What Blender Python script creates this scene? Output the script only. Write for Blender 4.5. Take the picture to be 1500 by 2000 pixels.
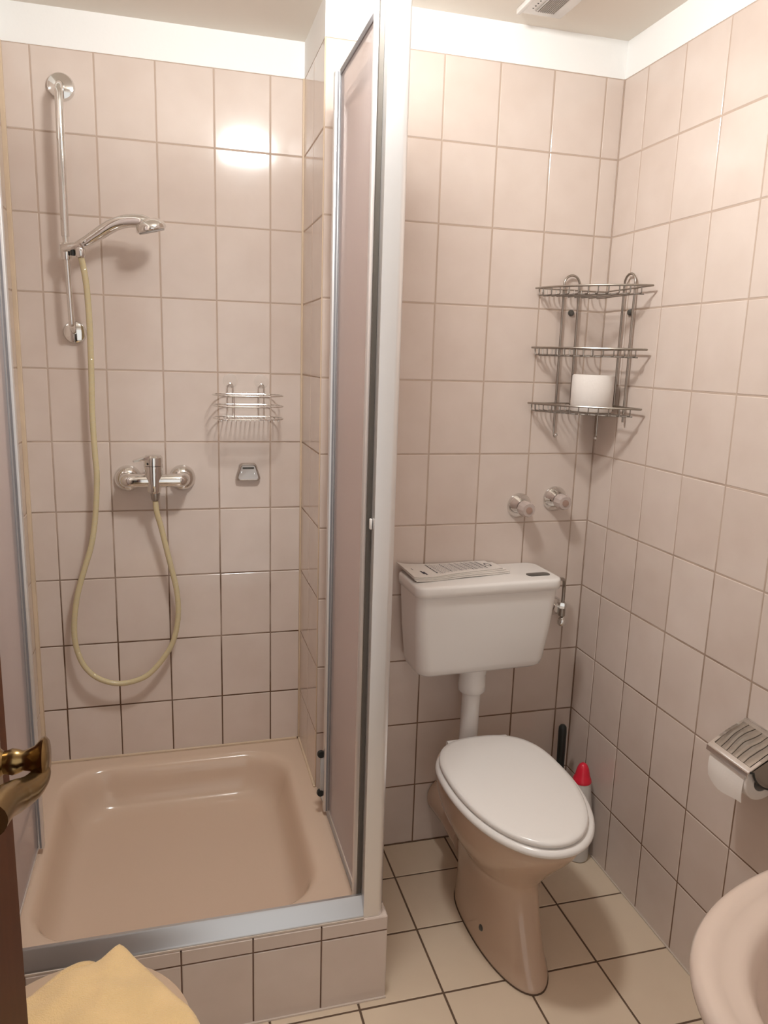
import bpy, bmesh, math, random
from mathutils import Vector, Matrix, noise

for o in list(bpy.data.objects):
    bpy.data.objects.remove(o, do_unlink=True)
SC = bpy.context.scene
COL = SC.collection
R = random.Random(7)
PI = math.pi

# ------------------------------------------------------------------ camera
cam_d = bpy.data.cameras.new('camera')
cam = bpy.data.objects.new('camera', cam_d)
COL.objects.link(cam)
yaw, pitch, roll = 0.272558, -0.200898, 0.0308203
fw = Vector((math.sin(yaw) * math.cos(pitch), math.cos(yaw) * math.cos(pitch), math.sin(pitch)))
rt = Vector((math.cos(yaw), -math.sin(yaw), 0))
up = rt.cross(fw)
r2 = rt * math.cos(roll) + up * math.sin(roll)
u2 = -rt * math.sin(roll) + up * math.cos(roll)
M = Matrix((r2, u2, -fw)).transposed().to_4x4()
M.translation = Vector((-1.16748, -1.93912, 1.43765))
cam.matrix_world = M
cam_d.sensor_fit = 'HORIZONTAL'
cam_d.sensor_width = 36.0
cam_d.lens = 1469.347 / 1500 * 36.0
cam_d.clip_start = 0.02
SC.camera = cam

# ------------------------------------------------------------------ world, exposure
w = bpy.data.worlds.new('world')
SC.world = w
w.use_nodes = True
w.node_tree.nodes['Background'].inputs[0].default_value = (1.0, 0.975, 0.94, 1)
w.node_tree.nodes['Background'].inputs[1].default_value = 1.0
SC.view_settings.view_transform = 'Standard'
SC.view_settings.look = 'None'
SC.view_settings.gamma = 1
SC.view_settings.use_curve_mapping = False
SC.view_settings.exposure = 0.0
LAMP = 150.0
try:
    SC.cycles.use_denoising = True
    SC.cycles.sample_clamp_indirect = 6.0
    SC.cycles.max_bounces = 12
except Exception:
    pass

# ------------------------------------------------------------------ materials
def nt(name):
    m = bpy.data.materials.new(name)
    m.use_nodes = True
    n = m.node_tree.nodes
    return m, n, m.node_tree.links, n['Principled BSDF']

def simple(name, col, rough=0.4, metal=0.0, spec=0.5, bump=0.0, bscale=60.0, vary=0.0, vscale=8.0, **kw):
    m, n, l, b = nt(name)
    b.inputs['Base Color'].default_value = (*col, 1)
    b.inputs['Roughness'].default_value = rough
    b.inputs['Metallic'].default_value = metal
    b.inputs['Specular IOR Level'].default_value = spec
    for k, v in kw.items():
        b.inputs[k.replace('_', ' ')].default_value = v
    tc = n.new('ShaderNodeTexCoord')
    if vary:
        t = n.new('ShaderNodeTexNoise'); t.inputs['Scale'].default_value = vscale
        t.inputs['Detail'].default_value = 4
        l.new(tc.outputs['Object'], t.inputs['Vector'])
        mx = n.new('ShaderNodeMix'); mx.data_type = 'RGBA'
        mx.inputs[6].default_value = (*[c * (1 - vary) for c in col], 1)
        mx.inputs[7].default_value = (*[min(1, c * (1 + vary)) for c in col], 1)
        l.new(t.outputs['Fac'], mx.inputs[0]); l.new(mx.outputs[2], b.inputs['Base Color'])
    if bump:
        t = n.new('ShaderNodeTexNoise'); t.inputs['Scale'].default_value = bscale
        t.inputs['Detail'].default_value = 3
        l.new(tc.outputs['Object'], t.inputs['Vector'])
        bp = n.new('ShaderNodeBump'); bp.inputs['Strength'].default_value = bump
        bp.inputs['Distance'].default_value = 0.002
        l.new(t.outputs['Fac'], bp.inputs['Height']); l.new(bp.outputs['Normal'], b.inputs['Normal'])
    return m

def tile_mat(name, ca, cb, rough, wav, spec=0.5):
    """glazed tile: colour drifts a little from tile to tile and in soft clouds within a tile; faintly wavy glaze"""
    m, n, l, b = nt(name)
    tc = n.new('ShaderNodeTexCoord'); oi = n.new('ShaderNodeObjectInfo')
    sc_ = n.new('ShaderNodeVectorMath'); sc_.operation = 'SCALE'
    cx = n.new('ShaderNodeCombineXYZ')
    l.new(oi.outputs['Random'], cx.inputs[0]); l.new(oi.outputs['Random'], cx.inputs[2])
    l.new(cx.outputs[0], sc_.inputs[0]); sc_.inputs['Scale'].default_value = 37.0
    ad = n.new('ShaderNodeVectorMath'); l.new(tc.outputs['Object'], ad.inputs[0]); l.new(sc_.outputs[0], ad.inputs[1])
    t = n.new('ShaderNodeTexNoise'); t.inputs['Scale'].default_value = 9.0; t.inputs['Detail'].default_value = 3
    l.new(ad.outputs[0], t.inputs['Vector'])
    s = n.new('ShaderNodeMath'); s.operation = 'MULTIPLY_ADD'
    l.new(oi.outputs['Random'], s.inputs[0]); s.inputs[1].default_value = 0.35
    l.new(t.outputs['Fac'], s.inputs[2])
    mr = n.new('ShaderNodeMapRange'); mr.inputs[1].default_value = 0.35; mr.inputs[2].default_value = 1.0
    l.new(s.outputs[0], mr.inputs[0])
    mx = n.new('ShaderNodeMix'); mx.data_type = 'RGBA'
    mx.inputs[6].default_value = (*ca, 1); mx.inputs[7].default_value = (*cb, 1)
    l.new(mr.outputs[0], mx.inputs[0]); l.new(mx.outputs[2], b.inputs['Base Color'])
    b.inputs['Roughness'].default_value = rough
    b.inputs['Specular IOR Level'].default_value = spec
    t2 = n.new('ShaderNodeTexNoise'); t2.inputs['Scale'].default_value = 14.0; t2.inputs['Detail'].default_value = 2
    l.new(ad.outputs[0], t2.inputs['Vector'])
    bp = n.new('ShaderNodeBump'); bp.inputs['Strength'].default_value = wav; bp.inputs['Distance'].default_value = 0.001
    l.new(t2.outputs['Fac'], bp.inputs['Height']); l.new(bp.outputs['Normal'], b.inputs['Normal'])
    return m

def grout_mat(name, clean, dirty, z_lo, z_hi):
    """cement joint, mouldy in irregular patches, more of them near the wet floor"""
    m, n, l, b = nt(name)
    tc = n.new('ShaderNodeTexCoord')
    sp = n.new('ShaderNodeSeparateXYZ'); l.new(tc.outputs['Object'], sp.inputs[0])
    mr = n.new('ShaderNodeMapRange'); mr.inputs[1].default_value = z_lo; mr.inputs[2].default_value = z_hi
    mr.inputs[3].default_value = 0.62; mr.inputs[4].default_value = -0.25
    l.new(sp.outputs[2], mr.inputs[0])
    t = n.new('ShaderNodeTexNoise'); t.inputs['Scale'].default_value = 7.0; t.inputs['Detail'].default_value = 6
    l.new(tc.outputs['Object'], t.inputs['Vector'])
    a = n.new('ShaderNodeMath'); l.new(t.outputs['Fac'], a.inputs[0]); l.new(mr.outputs[0], a.inputs[1])
    rr = n.new('ShaderNodeMapRange'); rr.inputs[1].default_value = 0.5; rr.inputs[2].default_value = 0.95
    l.new(a.outputs[0], rr.inputs[0])
    mx = n.new('ShaderNodeMix'); mx.data_type = 'RGBA'
    mx.inputs[6].default_value = (*clean, 1); mx.inputs[7].default_value = (*dirty, 1)
    l.new(rr.outputs[0], mx.inputs[0]); l.new(mx.outputs[2], b.inputs['Base Color'])
    b.inputs['Roughness'].default_value = 0.9
    return m

TILE = tile_mat('wall_tile_glaze', (0.645, 0.535, 0.468), (0.715, 0.61, 0.545), 0.115, 0.10)
FTILE = tile_mat('floor_tile_glaze', (0.70, 0.56, 0.42), (0.75, 0.61, 0.46), 0.33, 0.10, 0.4)
SGROUT = grout_mat('shower_grout', (0.50, 0.385, 0.31), (0.13, 0.07, 0.04), 0.2, 1.6)
GROUT = grout_mat('wall_grout', (0.50, 0.385, 0.31), (0.21, 0.125, 0.08), 0.1, 1.5)
FGROUT = simple('floor_grout', (0.13, 0.08, 0.05), 0.9, vary=0.35, vscale=20)
PLASTER = simple('white_plaster', (0.90, 0.885, 0.86), 0.8, bump=0.15, bscale=90)
CEIL = simple('ceiling_paint', (0.86, 0.80, 0.72), 0.85, bump=0.1, bscale=60)
CHROME = simple('chrome', (0.78, 0.77, 0.75), 0.07, 1.0)
WIRE = simple('steel_wire', (0.40, 0.36, 0.32), 0.30, 1.0)
WIREM = simple('dull_steel_wire', (0.30, 0.265, 0.235), 0.55, 0.9)
ALU = simple('satin_aluminium', (0.80, 0.785, 0.78), 0.36, 0.75, bump=0.03, bscale=200)
GAPSH = simple('gap_shade', (0.10, 0.085, 0.07), 0.5, 0.2)  # near-black colour standing in for shade in the gap by the post
SEAL = simple('rubber_seal', (0.24, 0.23, 0.24), 0.45)
WHITEC = simple('white_ceramic', (0.80, 0.765, 0.73), 0.16, bump=0.02)
WHITEP = simple('white_plastic', (0.83, 0.79, 0.755), 0.22)
TANC = simple('tan_ceramic', (0.58, 0.42, 0.315), 0.10, bump=0.015, bscale=30)
TRAYM = simple('tan_enamel', (0.66, 0.495, 0.375), 0.13, bump=0.02, bscale=25)
SINKM = simple('beige_ceramic', (0.62, 0.49, 0.41), 0.14)
SILI = simple('aged_silicone', (0.68, 0.53, 0.38), 0.45, vary=0.15, vscale=12)
BLACK = simple('black_plastic', (0.012, 0.014, 0.013), 0.35)
GREYP = simple('grey_plastic', (0.48, 0.46, 0.44), 0.35)
BUTTON = simple('grey_button', (0.085, 0.08, 0.07), 0.3)
RED = simple('red_plastic', (0.75, 0.02, 0.05), 0.3)
PAPER = simple('tissue_paper', (0.80, 0.735, 0.685), 0.9, bump=0.25, bscale=160)
NEWS = simple('newsprint', (0.74, 0.68, 0.63), 0.85, bump=0.1, bscale=40)
INK = simple('ink', (0.05, 0.045, 0.06), 0.7)
INKL = simple('pale_ink', (0.33, 0.29, 0.29), 0.8)
BRASS = simple('aged_brass', (0.30, 0.20, 0.085), 0.24, 1.0)
TOWEL = simple('yellow_terry', (0.84, 0.59, 0.29), 0.95, bump=0.9, bscale=420, vary=0.16, vscale=14, Sheen_Weight=0.3)
STOOLM = simple('stool_plastic', (0.55, 0.40, 0.28), 0.4)
TAGM = simple('care_label', (0.86, 0.74, 0.52), 0.8)
GRILLE = simple('vent_grille', (0.50, 0.46, 0.43), 0.6)

# brown varnished door
WOOD, n, l, b = nt('brown_wood')
tc = n.new('ShaderNodeTexCoord'); mp = n.new('ShaderNodeMapping')
mp.inputs['Scale'].default_value = (14, 14, 1.2)
l.new(tc.outputs['Object'], mp.inputs[0])
t = n.new('ShaderNodeTexNoise'); t.inputs['Scale'].default_value = 3.0; t.inputs['Detail'].default_value = 6
l.new(mp.outputs[0], t.inputs['Vector'])
mx = n.new('ShaderNodeMix'); mx.data_type = 'RGBA'
mx.inputs[6].default_value = (0.045, 0.013, 0.005, 1); mx.inputs[7].default_value = (0.105, 0.032, 0.012, 1)
l.new(t.outputs['Fac'], mx.inputs[0]); l.new(mx.outputs[2], b.inputs['Base Color'])
b.inputs['Roughness'].default_value = 0.55
b.inputs['Specular IOR Level'].default_value = 0.08

# translucent acrylic of the shower doors
ACRYL, n, l, b = nt('frosted_acrylic')
b.inputs['Base Color'].default_value = (0.82, 0.76, 0.755, 1)
b.inputs['Roughness'].default_value = 0.22
out = n['Material Output']
tl = n.new('ShaderNodeBsdfTranslucent'); tl.inputs[0].default_value = (0.92, 0.86, 0.845, 1)
ms = n.new('ShaderNodeMixShader'); ms.inputs[0].default_value = 0.45
l.new(b.outputs[0], ms.inputs[1]); l.new(tl.outputs[0], ms.inputs[2])
tr = n.new('ShaderNodeBsdfTransparent'); tr.inputs[0].default_value = (0.95, 0.915, 0.905, 1)
ms2 = n.new('ShaderNodeMixShader'); ms2.inputs[0].default_value = 0.48
l.new(ms.outputs[0], ms2.inputs[1]); l.new(tr.outputs[0], ms2.inputs[2]); l.new(ms2.outputs[0], out.inputs['Surface'])
tc = n.new('ShaderNodeTexCoord'); t = n.new('ShaderNodeTexNoise'); t.inputs['Scale'].default_value = 55
l.new(tc.outputs['Object'], t.inputs['Vector'])
bp = n.new('ShaderNodeBump'); bp.inputs['Strength'].default_value = 0.15; bp.inputs['Distance'].default_value = 0.001
l.new(t.outputs['Fac'], bp.inputs['Height']); l.new(bp.outputs['Normal'], b.inputs['Normal'])

# yellowed see-through hose
HOSE, n, l, b = nt('yellowed_hose')
b.inputs['Base Color'].default_value = (0.62, 0.52, 0.32, 1)
b.inputs['Roughness'].default_value = 0.18
b.inputs['Subsurface Weight'].default_value = 0.25
b.inputs['Subsurface Radius'].default_value = (0.01, 0.008, 0.004)
HOSERIB = simple('hose_winding', (0.74, 0.65, 0.44), 0.14, 0.2)

# engraved chrome of the paper holder cover
ENGR, n, l, b = nt('engraved_chrome')
b.inputs['Base Color'].default_value = (0.62, 0.60, 0.56, 1); b.inputs['Metallic'].default_value = 1
b.inputs['Roughness'].default_value = 0.16
tc = n.new('ShaderNodeTexCoord'); wv = n.new('ShaderNodeTexWave')
wv.wave_type = 'BANDS'; wv.bands_direction = 'Y'
wv.inputs['Scale'].default_value = 17; wv.inputs['Distortion'].default_value = 6.0
wv.inputs['Detail'].default_value = 1.5; wv.inputs['Detail Scale'].default_value = 0.7
l.new(tc.outputs['Object'], wv.inputs['Vector'])
mr = n.new('ShaderNodeMapRange'); mr.inputs[1].default_value = 0.0; mr.inputs[2].default_value = 0.10
l.new(wv.outputs['Fac'], mr.inputs[0])
mx = n.new('ShaderNodeMix'); mx.data_type = 'RGBA'
mx.inputs[6].default_value = (0.10, 0.09, 0.08, 1); mx.inputs[7].default_value = (0.62, 0.60, 0.56, 1)
l.new(mr.outputs[0], mx.inputs[0]); l.new(mx.outputs[2], b.inputs['Base Color'])
bp = n.new('ShaderNodeBump'); bp.inputs['Strength'].default_value = 0.12; bp.inputs['Distance'].default_value = 0.001
l.new(wv.outputs['Fac'], bp.inputs['Height']); l.new(bp.outputs['Normal'], b.inputs['Normal'])

# lamp glass
OPAL, n, l, b = nt('lit_opal_glass')
b.inputs['Base Color'].default_value = (0.9, 0.88, 0.84, 1)
b.inputs['Emission Color'].default_value = (1.0, 1.015, 1.0, 1)
b.inputs['Emission Strength'].default_value = LAMP

# clear suction cup
CLEAR, n, l, b = nt('clear_vinyl')
b.inputs['Base Color'].default_value = (0.95, 0.88, 0.82, 1)
b.inputs['Roughness'].default_value = 0.25
tr = n.new('ShaderNodeBsdfTransparent'); ms = n.new('ShaderNodeMixShader'); ms.inputs[0].default_value = 0.86
l.new(b.outputs[0], ms.inputs[1]); l.new(tr.outputs[0], ms.inputs[2]); l.new(ms.outputs[0], n['Material Output'].inputs['Surface'])

# ------------------------------------------------------------------ geometry helpers (a bmesh 'B' in world coordinates)
def NB():
    return bmesh.new()

def box(bm, x0, x1, y0, y1, z0, z1, bev=0.0, seg=2):
    vs = [bm.verts.new((x, y, z)) for x in (x0, x1) for y in (y0, y1) for z in (z0, z1)]
    fs = []
    for idx in ((0, 1, 3, 2), (4, 6, 7, 5), (0, 4, 5, 1), (2, 3, 7, 6), (0, 2, 6, 4), (1, 5, 7, 3)):
        fs.append(bm.faces.new([vs[i] for i in idx]))
    if bev:
        es = list({e for f in fs for e in f.edges})
        bmesh.ops.bevel(bm, geom=es, offset=bev, segments=seg, affect='EDGES', profile=0.5)
    return bm

def frame_of(d):
    d = d.normalized()
    a = Vector((0, 0, 1)) if abs(d.z) < 0.9 else Vector((1, 0, 0))
    x = a.cross(d).normalized()
    return x, d.cross(x).normalized()

def tube(bm, pts, rad, seg=10, closed=False, caps=True):
    pts = [Vector(p) for p in pts]
    n_ = len(pts)
    rads = rad if isinstance(rad, (list, tuple)) else [rad] * n_
    rings = []
    x = None
    for i, p in enumerate(pts):
        if closed:
            d = pts[(i + 1) % n_] - pts[i - 1]
        else:
            d = pts[min(i + 1, n_ - 1)] - pts[max(i - 1, 0)]
        d.normalize()
        if x is None:
            x, y = frame_of(d)
        else:
            x = (x - d * x.dot(d)).normalized()
            y = d.cross(x)
        rings.append([bm.verts.new(p + (x * math.cos(a) + y * math.sin(a)) * rads[i])
                      for a in [2 * PI * k / seg for k in range(seg)]])
    m_ = n_ if closed else n_ - 1
    for i in range(m_):
        A, Bq = rings[i], rings[(i + 1) % n_]
        off = 0
        if closed and i == n_ - 1:
            off = min(range(seg), key=lambda o: (A[0].co - Bq[o].co).length)
        for k in range(seg):
            bm.faces.new((A[k], A[(k + 1) % seg], Bq[(k + 1 + off) % seg], Bq[(k + off) % seg]))
    if caps and not closed:
        bm.faces.new(rings[0][::-1]); bm.faces.new(rings[-1])
    return bm

def smooth_path(pts, sub=8, closed=False):
    P = [Vector(p) for p in pts]
    n_ = len(P); out_ = []
    rng = range(n_) if closed else range(n_ - 1)
    for i in rng:
        if closed:
            a, b_, c, d = P[i - 1], P[i], P[(i + 1) % n_], P[(i + 2) % n_]
        else:
            a, b_, c, d = P[max(i - 1, 0)], P[i], P[i + 1], P[min(i + 2, n_ - 1)]
        for k in range(sub):
            s = k / sub
            out_.append(0.5 * ((2 * b_) + (c - a) * s + (2 * a - 5 * b_ + 4 * c - d) * s * s + (3 * b_ - a - 3 * c + d) * s ** 3))
    if not closed:
        out_.append(P[-1])
    return out_

def lathe(bm, prof, origin, axis=(0, 0, 1), seg=28, caps=True):
    """prof: list of (radius, distance along the axis)"""
    ax = Vector(axis).normalized(); x, y = frame_of(ax); o = Vector(origin)
    rings = []
    for r_, h in prof:
        if r_ < 1e-6:
            rings.append([bm.verts.new(o + ax * h)])
        else:
            rings.append([bm.verts.new(o + ax * h + (x * math.cos(2 * PI * k / seg) + y * math.sin(2 * PI * k / seg)) * r_) for k in range(seg)])
    for A, Bq in zip(rings, rings[1:]):
        for k in range(seg):
            k2 = (k + 1) % seg
            if len(A) == 1 and len(Bq) == 1:
                continue
            if len(A) == 1:
                bm.faces.new((A[0], Bq[k2], Bq[k]))
            elif len(Bq) == 1:
                bm.faces.new((A[k], A[k2], Bq[0]))
            else:
                bm.faces.new((A[k], A[k2], Bq[k2], Bq[k]))
    if caps:
        if len(rings[0]) > 1: bm.faces.new(rings[0][::-1])
        if len(rings[-1]) > 1: bm.faces.new(rings[-1])
    return bm

def loft(bm, rings, cap0=True, cap1=True):
    V = [[bm.verts.new(p) for p in r_] for r_ in rings]
    n_ = len(V[0])
    for A, Bq in zip(V, V[1:]):
        for k in range(n_):
            bm.faces.new((A[k], A[(k + 1) % n_], Bq[(k + 1) % n_], Bq[k]))
    if cap0: bm.faces.new(V[0][::-1])
    if cap1: bm.faces.new(V[-1])
    return V

def rrect(cx, cy, hx, hy, r_, z, n_=8):
    pts = []
    for (sx, sy, a0) in ((1, 1, 0), (-1, 1, PI / 2), (-1, -1, PI), (1, -1, 3 * PI / 2)):
        for k in range(n_ + 1):
            a = a0 + PI / 2 * k / n_
            pts.append(Vector((cx + sx * (hx - r_) + r_ * math.cos(a), cy + sy * (hy - r_) + r_ * math.sin(a), z)))
    return pts

def egg(xc, hw, yb, yw, yf, z, n_=64, eb=2.7, ef=2.08):
    """closed outline: back end at yb, widest at yw, front tip at yf (yf < yw < yb)"""
    pts = []
    for k in range(n_):
        a = 2 * PI * k / n_
        c, s = math.cos(a), math.sin(a)
        e = eb if s > 0 else ef
        x = xc + hw * math.copysign(abs(c) ** (2 / e), c)
        y = yw + (yb - yw if s > 0 else yw - yf) * math.copysign(abs(s) ** (2 / e), s)
        pts.append(Vector((x, y, z)))
    return pts

def prism(bm, poly, off):
    """flat polygon (list of points) extruded by the vector off"""
    off = Vector(off)
    a = [bm.verts.new(Vector(p)) for p in poly]
    b_ = [bm.verts.new(Vector(p) + off) for p in poly]
    n_ = len(a)
    bm.faces.new(a[::-1]); bm.faces.new(b_)
    for k in range(n_):
        bm.faces.new((a[k], a[(k + 1) % n_], b_[(k + 1) % n_], b_[k]))
    return bm

def finish(bm, name, smooth=True, angle=38):
    bmesh.ops.recalc_face_normals(bm, faces=bm.faces[:])
    me = bpy.data.meshes.new(name)
    bm.to_mesh(me); bm.free()
    if smooth:
        me.shade_smooth(); me.set_sharp_from_angle(angle=math.radians(angle))
    return me

def thing(name, label, cat, loc=(0, 0, 0), rotz=0.0, group=None):
    o = bpy.data.objects.new(name, None)
    COL.objects.link(o)
    o.empty_display_size = 0.05
    o.location = loc; o.rotation_euler = (0, 0, rotz)
    o['label'] = label; o['category'] = cat
    if group: o['group'] = group
    o['origin'] = tuple(loc)
    return o

def root_loc(p):
    while p.parent: p = p.parent
    return Vector(p.location)

def part(name, bm, mat, parent, label=None, local=False, smooth=True, angle=38, kind=None):
    """one part as one mesh; bm is in world coordinates unless local"""
    if parent is not None and not local:
        bmesh.ops.translate(bm, verts=bm.verts[:], vec=-root_loc(parent))
    o = bpy.data.objects.new(name, finish(bm, name, smooth, angle))
    o.data.materials.append(mat)
    COL.objects.link(o)
    o.parent = parent
    if label: o['label'] = label
    if kind: o['kind'] = kind
    return o

def struct(name, bm, mat, label, cat):
    o = part(name, bm, mat, None, smooth=False)
    o['kind'] = 'structure'; o['label'] = label; o['category'] = cat
    return o

# ------------------------------------------------------------------ tiles
TW, TH, Z0 = 0.15, 0.198846, 1.98112       # tile pitch and the height of the topmost joint
GAP = 0.0032
_tm = {}
def tile_mesh(w_, h_, mat):
    GAP = 0.0048 if mat is FTILE else 0.0032
    key = (round(w_, 4), round(h_, 4), mat.name)
    if key in _tm: return _tm[key]
    bm = bmesh.new()
    hw, hh, c, t_ = w_ / 2 - GAP / 2, h_ / 2 - GAP / 2, 0.0016, 0.007
    r0 = [bm.verts.new((x, y, -t_)) for x, y in ((-hw, -hh), (hw, -hh), (hw, hh), (-hw, hh))]
    r1 = [bm.verts.new((x, y, -c * 0.7)) for x, y in ((-hw, -hh), (hw, -hh), (hw, hh), (-hw, hh))]
    r2_ = [bm.verts.new((x, y, 0)) for x, y in ((-hw + c, -hh + c), (hw - c, -hh + c), (hw - c, hh - c), (-hw + c, hh - c))]
    for A, Bq in ((r0, r1), (r1, r2_)):
        for k in range(4):
            bm.faces.new((A[k], A[(k + 1) % 4], Bq[(k + 1) % 4], Bq[k]))
    bm.faces.new(r2_)
    me = finish(bm, 'tile', False)
    me.materials.append(mat)
    _tm[key] = me
    return me

def tile_wall(parent, origin, u, nrm, us, vs, mat, v=(0, 0, 1), tilt=0.0022, skip=None):
    """tiles between the joint positions us (along u) and vs (along v), glazed face in the plane through origin"""
    u, v, nrm, origin = Vector(u), Vector(v), Vector(nrm), Vector(origin)
    for i in range(len(us) - 1):
        for j in range(len(vs) - 1):
            if skip and skip(0.5 * (us[i] + us[i + 1]), 0.5 * (vs[j] + vs[j + 1])): continue
            w_, h_ = us[i + 1] - us[i], vs[j + 1] - vs[j]
            if w_ < 0.008 or h_ < 0.008: continue
            o = bpy.data.objects.new('tile', tile_mesh(w_, h_, mat))
            COL.objects.link(o); o.parent = parent
            rot = Matrix((u, v, nrm)).transposed() @ Matrix.Rotation(R.uniform(-tilt, tilt), 3, 'X') @ Matrix.Rotation(R.uniform(-tilt, tilt), 3, 'Y')
            mm = rot.to_4x4()
            mm.translation = origin + u * (us[i] + us[i + 1]) / 2 + v * (vs[j] + vs[j + 1]) / 2 + nrm * R.uniform(-0.0003, 0.0002)
            o.matrix_local = mm

ROWS = sorted([Z0 - j * TH for j in range(-1, 10)])   # 0.1915 ... 2.18
TOP = ROWS[-1]
H = 2.272
D = 0.29736                                            # depth of the shower recess
XP = -0.8056                                           # side of the pier
XL = -1.5725                                           # left wall
YF = -2.06                                             # front wall
HX0, HX1 = -1.345, -0.46                               # doorway

# floor ------------------------------------------------------------
bm = NB(); box(bm, XL - 0.1, 0.1, YF - 0.1, D + 0.1, -0.08, -0.0012)
floor = struct('floor', bm, FGROUT, 'floor of square beige tiles with dark brown joints', 'floor')
fx = [-1.6 + 0.2 * k for k in range(9)]; fx[0] = XL
fy = sorted([-0.143 - 0.2035 * k for k in range(0, 10)] + [0.0, YF])
tile_wall(floor, (0, 0, 0), (1, 0, 0), (0, 0, 1), fx, fy, FTILE, v=(0, 1, 0), tilt=0.001,
          skip=lambda x, y: x < -0.85 and y > -0.35)

# ceiling
bm = NB(); box(bm, XL - 0.1, 0.1, YF - 0.1, D + 0.1, H, H + 0.06)
struct('ceiling', bm, CEIL, 'plain painted ceiling, dull beige white', 'ceiling')

def wall(name, boxes, label):
    bm = NB()
    for b_ in boxes: box(bm, *b_)
    return struct(name, bm, PLASTER, label, 'wall')

def add_grout(parent, b_, m=None):
    bm = NB(); box(bm, *b_)
    return part('grout', bm, m or GROUT, parent, smooth=False)

# back wall behind the toilet (plane y = 0)
wb = wall('wall_back', [(XP + 0.0125, 0.1, 0.009, D + 0.1, 0, TOP), (XP + 0.0125, 0.1, 0.0, D + 0.1, TOP, H)],
          'back wall behind the toilet, pink beige tiles under a white plaster band')
add_grout(wb, (XP + 0.002, 0.0, 0.0009, 0.009, 0, TOP))
tx = [XP, -0.6537, -0.5037, -0.3537, -0.2037, -0.0537, 0.0]
tile_wall(wb, (0, 0, 0), (1, 0, 0), (0, -1, 0), tx, [0.0] + ROWS, TILE)

# right wall (plane x = 0)
wr = wall('wall_right', [(0.009, 0.1, YF - 0.1, 0.1, 0, TOP), (0.0, 0.1, YF - 0.1, 0.1, TOP, H)],
          'right wall with the paper holder and the sink, pink beige tiles')
add_grout(wr, (0.0009, 0.009, YF, 0.0, 0, TOP))
ry = [0.0, 0.1066] + [0.1066 + TW * k for k in range(1, 14)]
ry = [y for y in ry if y < -YF] + [-YF]
tile_wall(wr, (0, 0, 0), (0, -1, 0), (-1, 0, 0), ry, [0.0] + ROWS, TILE)

# shower recess: back and right cheek
ws = wall('wall_shower_back', [(XL - 0.1, XP, D + 0.009, D + 0.1, 0, TOP), (XL - 0.1, XP, D, D + 0.1, TOP, H)],
          'tiled back wall of the shower with the rail and the mixer')
add_grout(ws, (XL, XP, D + 0.0009, D + 0.009, 0.1, TOP), SGROUT)
sx = [XL] + [-1.49889 + TW * i for i in range(5)] + [XP]
SR = [0.2235] + [z for z in ROWS if z > 0.24]
tile_wall(ws, (0, D, 0), (1, 0, 0), (0, -1, 0), sx, SR, TILE)
wc = wall('wall_shower_right', [(XP + 0.009, XP + 0.012, 0.01, D, 0, TOP), (XP, XP + 0.012, 0.0, D, TOP, H)],
          'narrow tiled cheek on the right side of the shower')
add_grout(wc, (XP + 0.0009, XP + 0.009, 0.002, D, 0.1, TOP), SGROUT)
tile_wall(wc, (XP, 0, 0), (0, -1, 0), (-1, 0, 0), [-D, -0.1475, 0.0], SR, TILE)

# left wall
wl = wall('wall_left', [(XL - 0.1, XL - 0.009, YF - 0.1, D + 0.1, 0, TOP), (XL - 0.1, XL, YF - 0.1, D + 0.1, TOP, H)],
          'left wall beside the shower, pink beige tiles')
add_grout(wl, (XL - 0.009, XL - 0.0009, YF, D, 0, TOP))
ly = [-D + TW * k for k in range(16)] + [-YF]
tile_wall(wl, (XL, 0, 0), (0, -1, 0), (1, 0, 0), ly, [0.2235] + [z for z in ROWS if z > 0.24], TILE)

# front wall with the doorway the photograph is taken from
wf = wall('wall_front', [(XL - 0.1, HX0, YF - 0.1, YF, 0, H), (HX1, 0.1, YF - 0.1, YF, 0, H), (HX0, HX1, YF - 0.1, YF, 2.02, H)],
          'white front wall with the open doorway')

# silicone beads in the corners of the shower
def bead(name, boxes, parent):
    bm = NB()
    for b_ in boxes: box(bm, *b_, bev=0.0015, seg=1)
    part(name, bm, SILI, parent, label='yellowed silicone bead')
bead('silicone_bead', [(XL - 0.001, XL + 0.011, D - 0.009, D + 0.001, 0.223, TOP)], ws)
bead('silicone_bead', [(XP - 0.005, XP + 0.001, D - 0.005, D + 0.001, 0.223, TOP)], ws)
bead('silicone_bead', [(XL + 0.01, XP - 0.008, D - 0.006, D + 0.001, 0.2215, 0.2275)], ws)
bead('silicone_bead', [(XP - 0.006, XP + 0.001, 0.0, D - 0.006, 0.2215, 0.2275)], wc)
bead('silicone_bead', [(XP - 0.0012, XP + 0.0015, -0.0012, 0.0015, 0.223, TOP)], wc)

bm = NB(); box(bm, -0.0022, 0.001, -0.0022, 0.001, 0, TOP); part('corner_joint', bm, GROUT, wb, smooth=False)
PALE = simple('pale_sealant', (0.66, 0.56, 0.48), 0.5)
bm = NB(); box(bm, -0.0035, 0.001, YF, 0.0, 0, 0.003); part('floor_joint', bm, PALE, wr, smooth=False)
bm = NB(); box(bm, XP, 0.0, -0.0025, 0.001, 0, 0.002); part('floor_joint', bm, GROUT, wb, smooth=False)

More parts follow.
